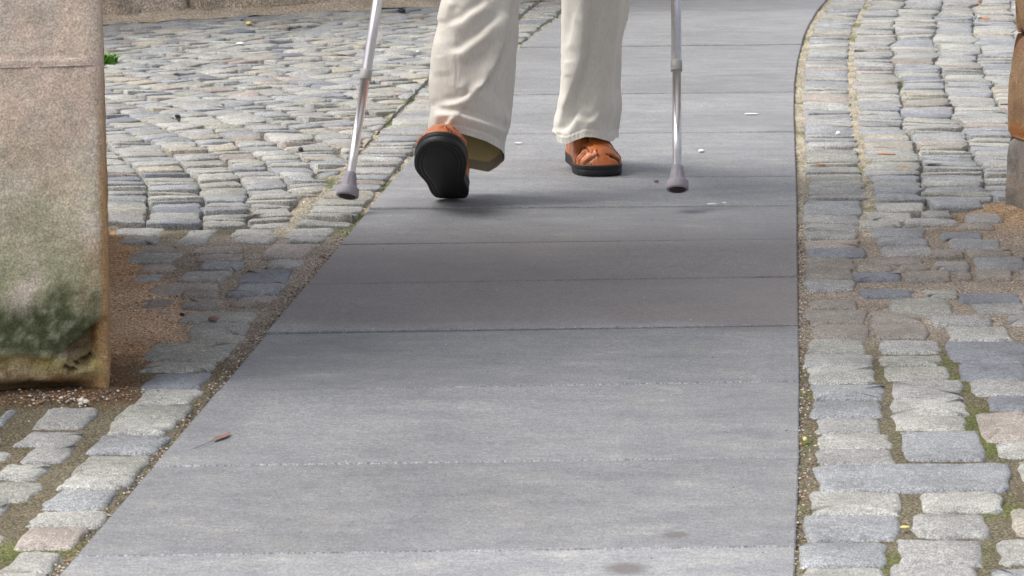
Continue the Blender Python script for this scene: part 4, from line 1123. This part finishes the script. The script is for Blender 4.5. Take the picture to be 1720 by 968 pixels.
# pebbles: the few big ones each, the rest as grit
for k, (x, y, s) in enumerate([(137, 676, 6.5), (145, 678, 6), (136, 681, 4.5), (103, 671, 4), (196, 596, 4.2), (173, 622, 3)]):
    p = G(x, y); p.z = max(bed(p.x, p.y), 0)+.001; s_ = s/1120
    blob(p, s_, s_*.9, s_*.8, PEB, 'pebble', ['white pebble in the middle of the cluster at the foot of the mossy pier', 'rounded white pebble rightmost in the cluster at the foot of the mossy pier', 'lowest white pebble below the cluster at the foot of the mossy pier', 'pale pebble left of the cluster at the foot of the mossy pier', 'grey white pebble on the earth right of the mossy pier corner', 'small pinkish pebble against the mossy pier corner'][k], 'pebble', 60+k, 'pebbles at the foot of the mossy pier')
gr = MB(); r_ = random.Random(9)
GM = [PEB, plain('brown_grit', (.10, .065, .045), .9), plain('orange_grit', (.42, .20, .09), .9), plain('grey_grit', (.22, .21, .20), .9), BLACKM]
def grit(p, s, m):
    v = []
    for (x, y, z) in ((1, 0, 0), (0, 1, 0), (-1, 0, 0), (0, -1, 0), (0, 0, 1), (0, 0, -1)):
        k = r_.uniform(.6, 1.2)*s; v.append(Vector((p.x+x*k, p.y+y*k, p.z+z*k*.7)))
    gr.add(v, [(0, 1, 4), (1, 2, 4), (2, 3, 4), (3, 0, 4), (1, 0, 5), (2, 1, 5), (3, 2, 5), (0, 3, 5)], m)
for _ in range(420):      # at the pier foot
    x = r_.gauss(110, 60); y = 668+r_.gauss(0, 7)+(110-x)*.03
    p = G(x, y); p.z = max(0.0, bed(p.x, p.y)); grit(p, r_.uniform(.0009, .0032), pick(r_, [(0, 2), (1, 5), (2, 3), (3, 4)]))
for _ in range(2600):     # on the sand beside both piers
    if r_.random() < .7: x, y = r_.uniform(PB.x-.05, PB.x+.34), r_.uniform(4.55, 6.05)
    else: x, y = r_.uniform(.75, 1.4), r_.uniform(5.7, 6.45)
    m1, m2 = sandmask(x, y)
    if max(m1, m2) < .25 and r_.random() < .8: continue
    near = y < 5.0
    grit(Vector((x, y, bed(x, y)+.0005)), r_.uniform(.0006, .0024 if near else .0017), pick(r_, [(0, 1), (1, 6), (2, 3), (3, 2), (4, 1)]))
for (fn, side, ya, yb, w) in ((redge, 1, 970, 0, .026), (ledge, -1, 960, 20, .02)):
    el = edge_pts(fn, 0, ya, yb, side)
    for _ in range(2600):
        i = r_.randrange(len(el)); p, d, nr_ = el[i]; q = p+nr_*abs(r_.gauss(0, 1))*w*.6+d*r_.uniform(-.02, .02)
        q.z = bed(q.x, q.y)+.0005; grit(q, r_.uniform(.0007, .0026), pick(r_, [(0, 5), (1, 4), (2, 2), (3, 5)]))
el = edge_pts(redge, .160, 330, 0, 1)
for _ in range(1500):
    p, d, nr_ = el[r_.randrange(len(el))]; q = p+nr_*r_.gauss(0, .006)+d*r_.uniform(-.02, .02); q.z = bed(q.x, q.y)+.001; grit(q, r_.uniform(.001, .003), pick(r_, [(0, 6), (1, 3), (3, 4)]))
for _ in range(420):      # crumbs lying about on the slabs
    p = G(r_.uniform(200, 1335), 1/r_.uniform(1/1465, 1/520)-497)
    if proj(p)[0] < ledge(proj(p)[1])+5: continue
    p.z = .0022; grit(p, r_.uniform(.0005, .0015), pick(r_, [(0, 3), (1, 4), (3, 2)]))
for _ in range(2500):
    x, y = r_.uniform(-2.6, 2.6), r_.uniform(3.4, 10.5)
    grit(Vector((x, y, bed(x, y)+.0008)), r_.uniform(.0008, .0026), pick(r_, [(0, 4), (1, 3), (3, 3)]))
tag(gr.build('grit', GM, smooth=False), 'loose grit and crumbs scattered on the ground', kind='stuff')
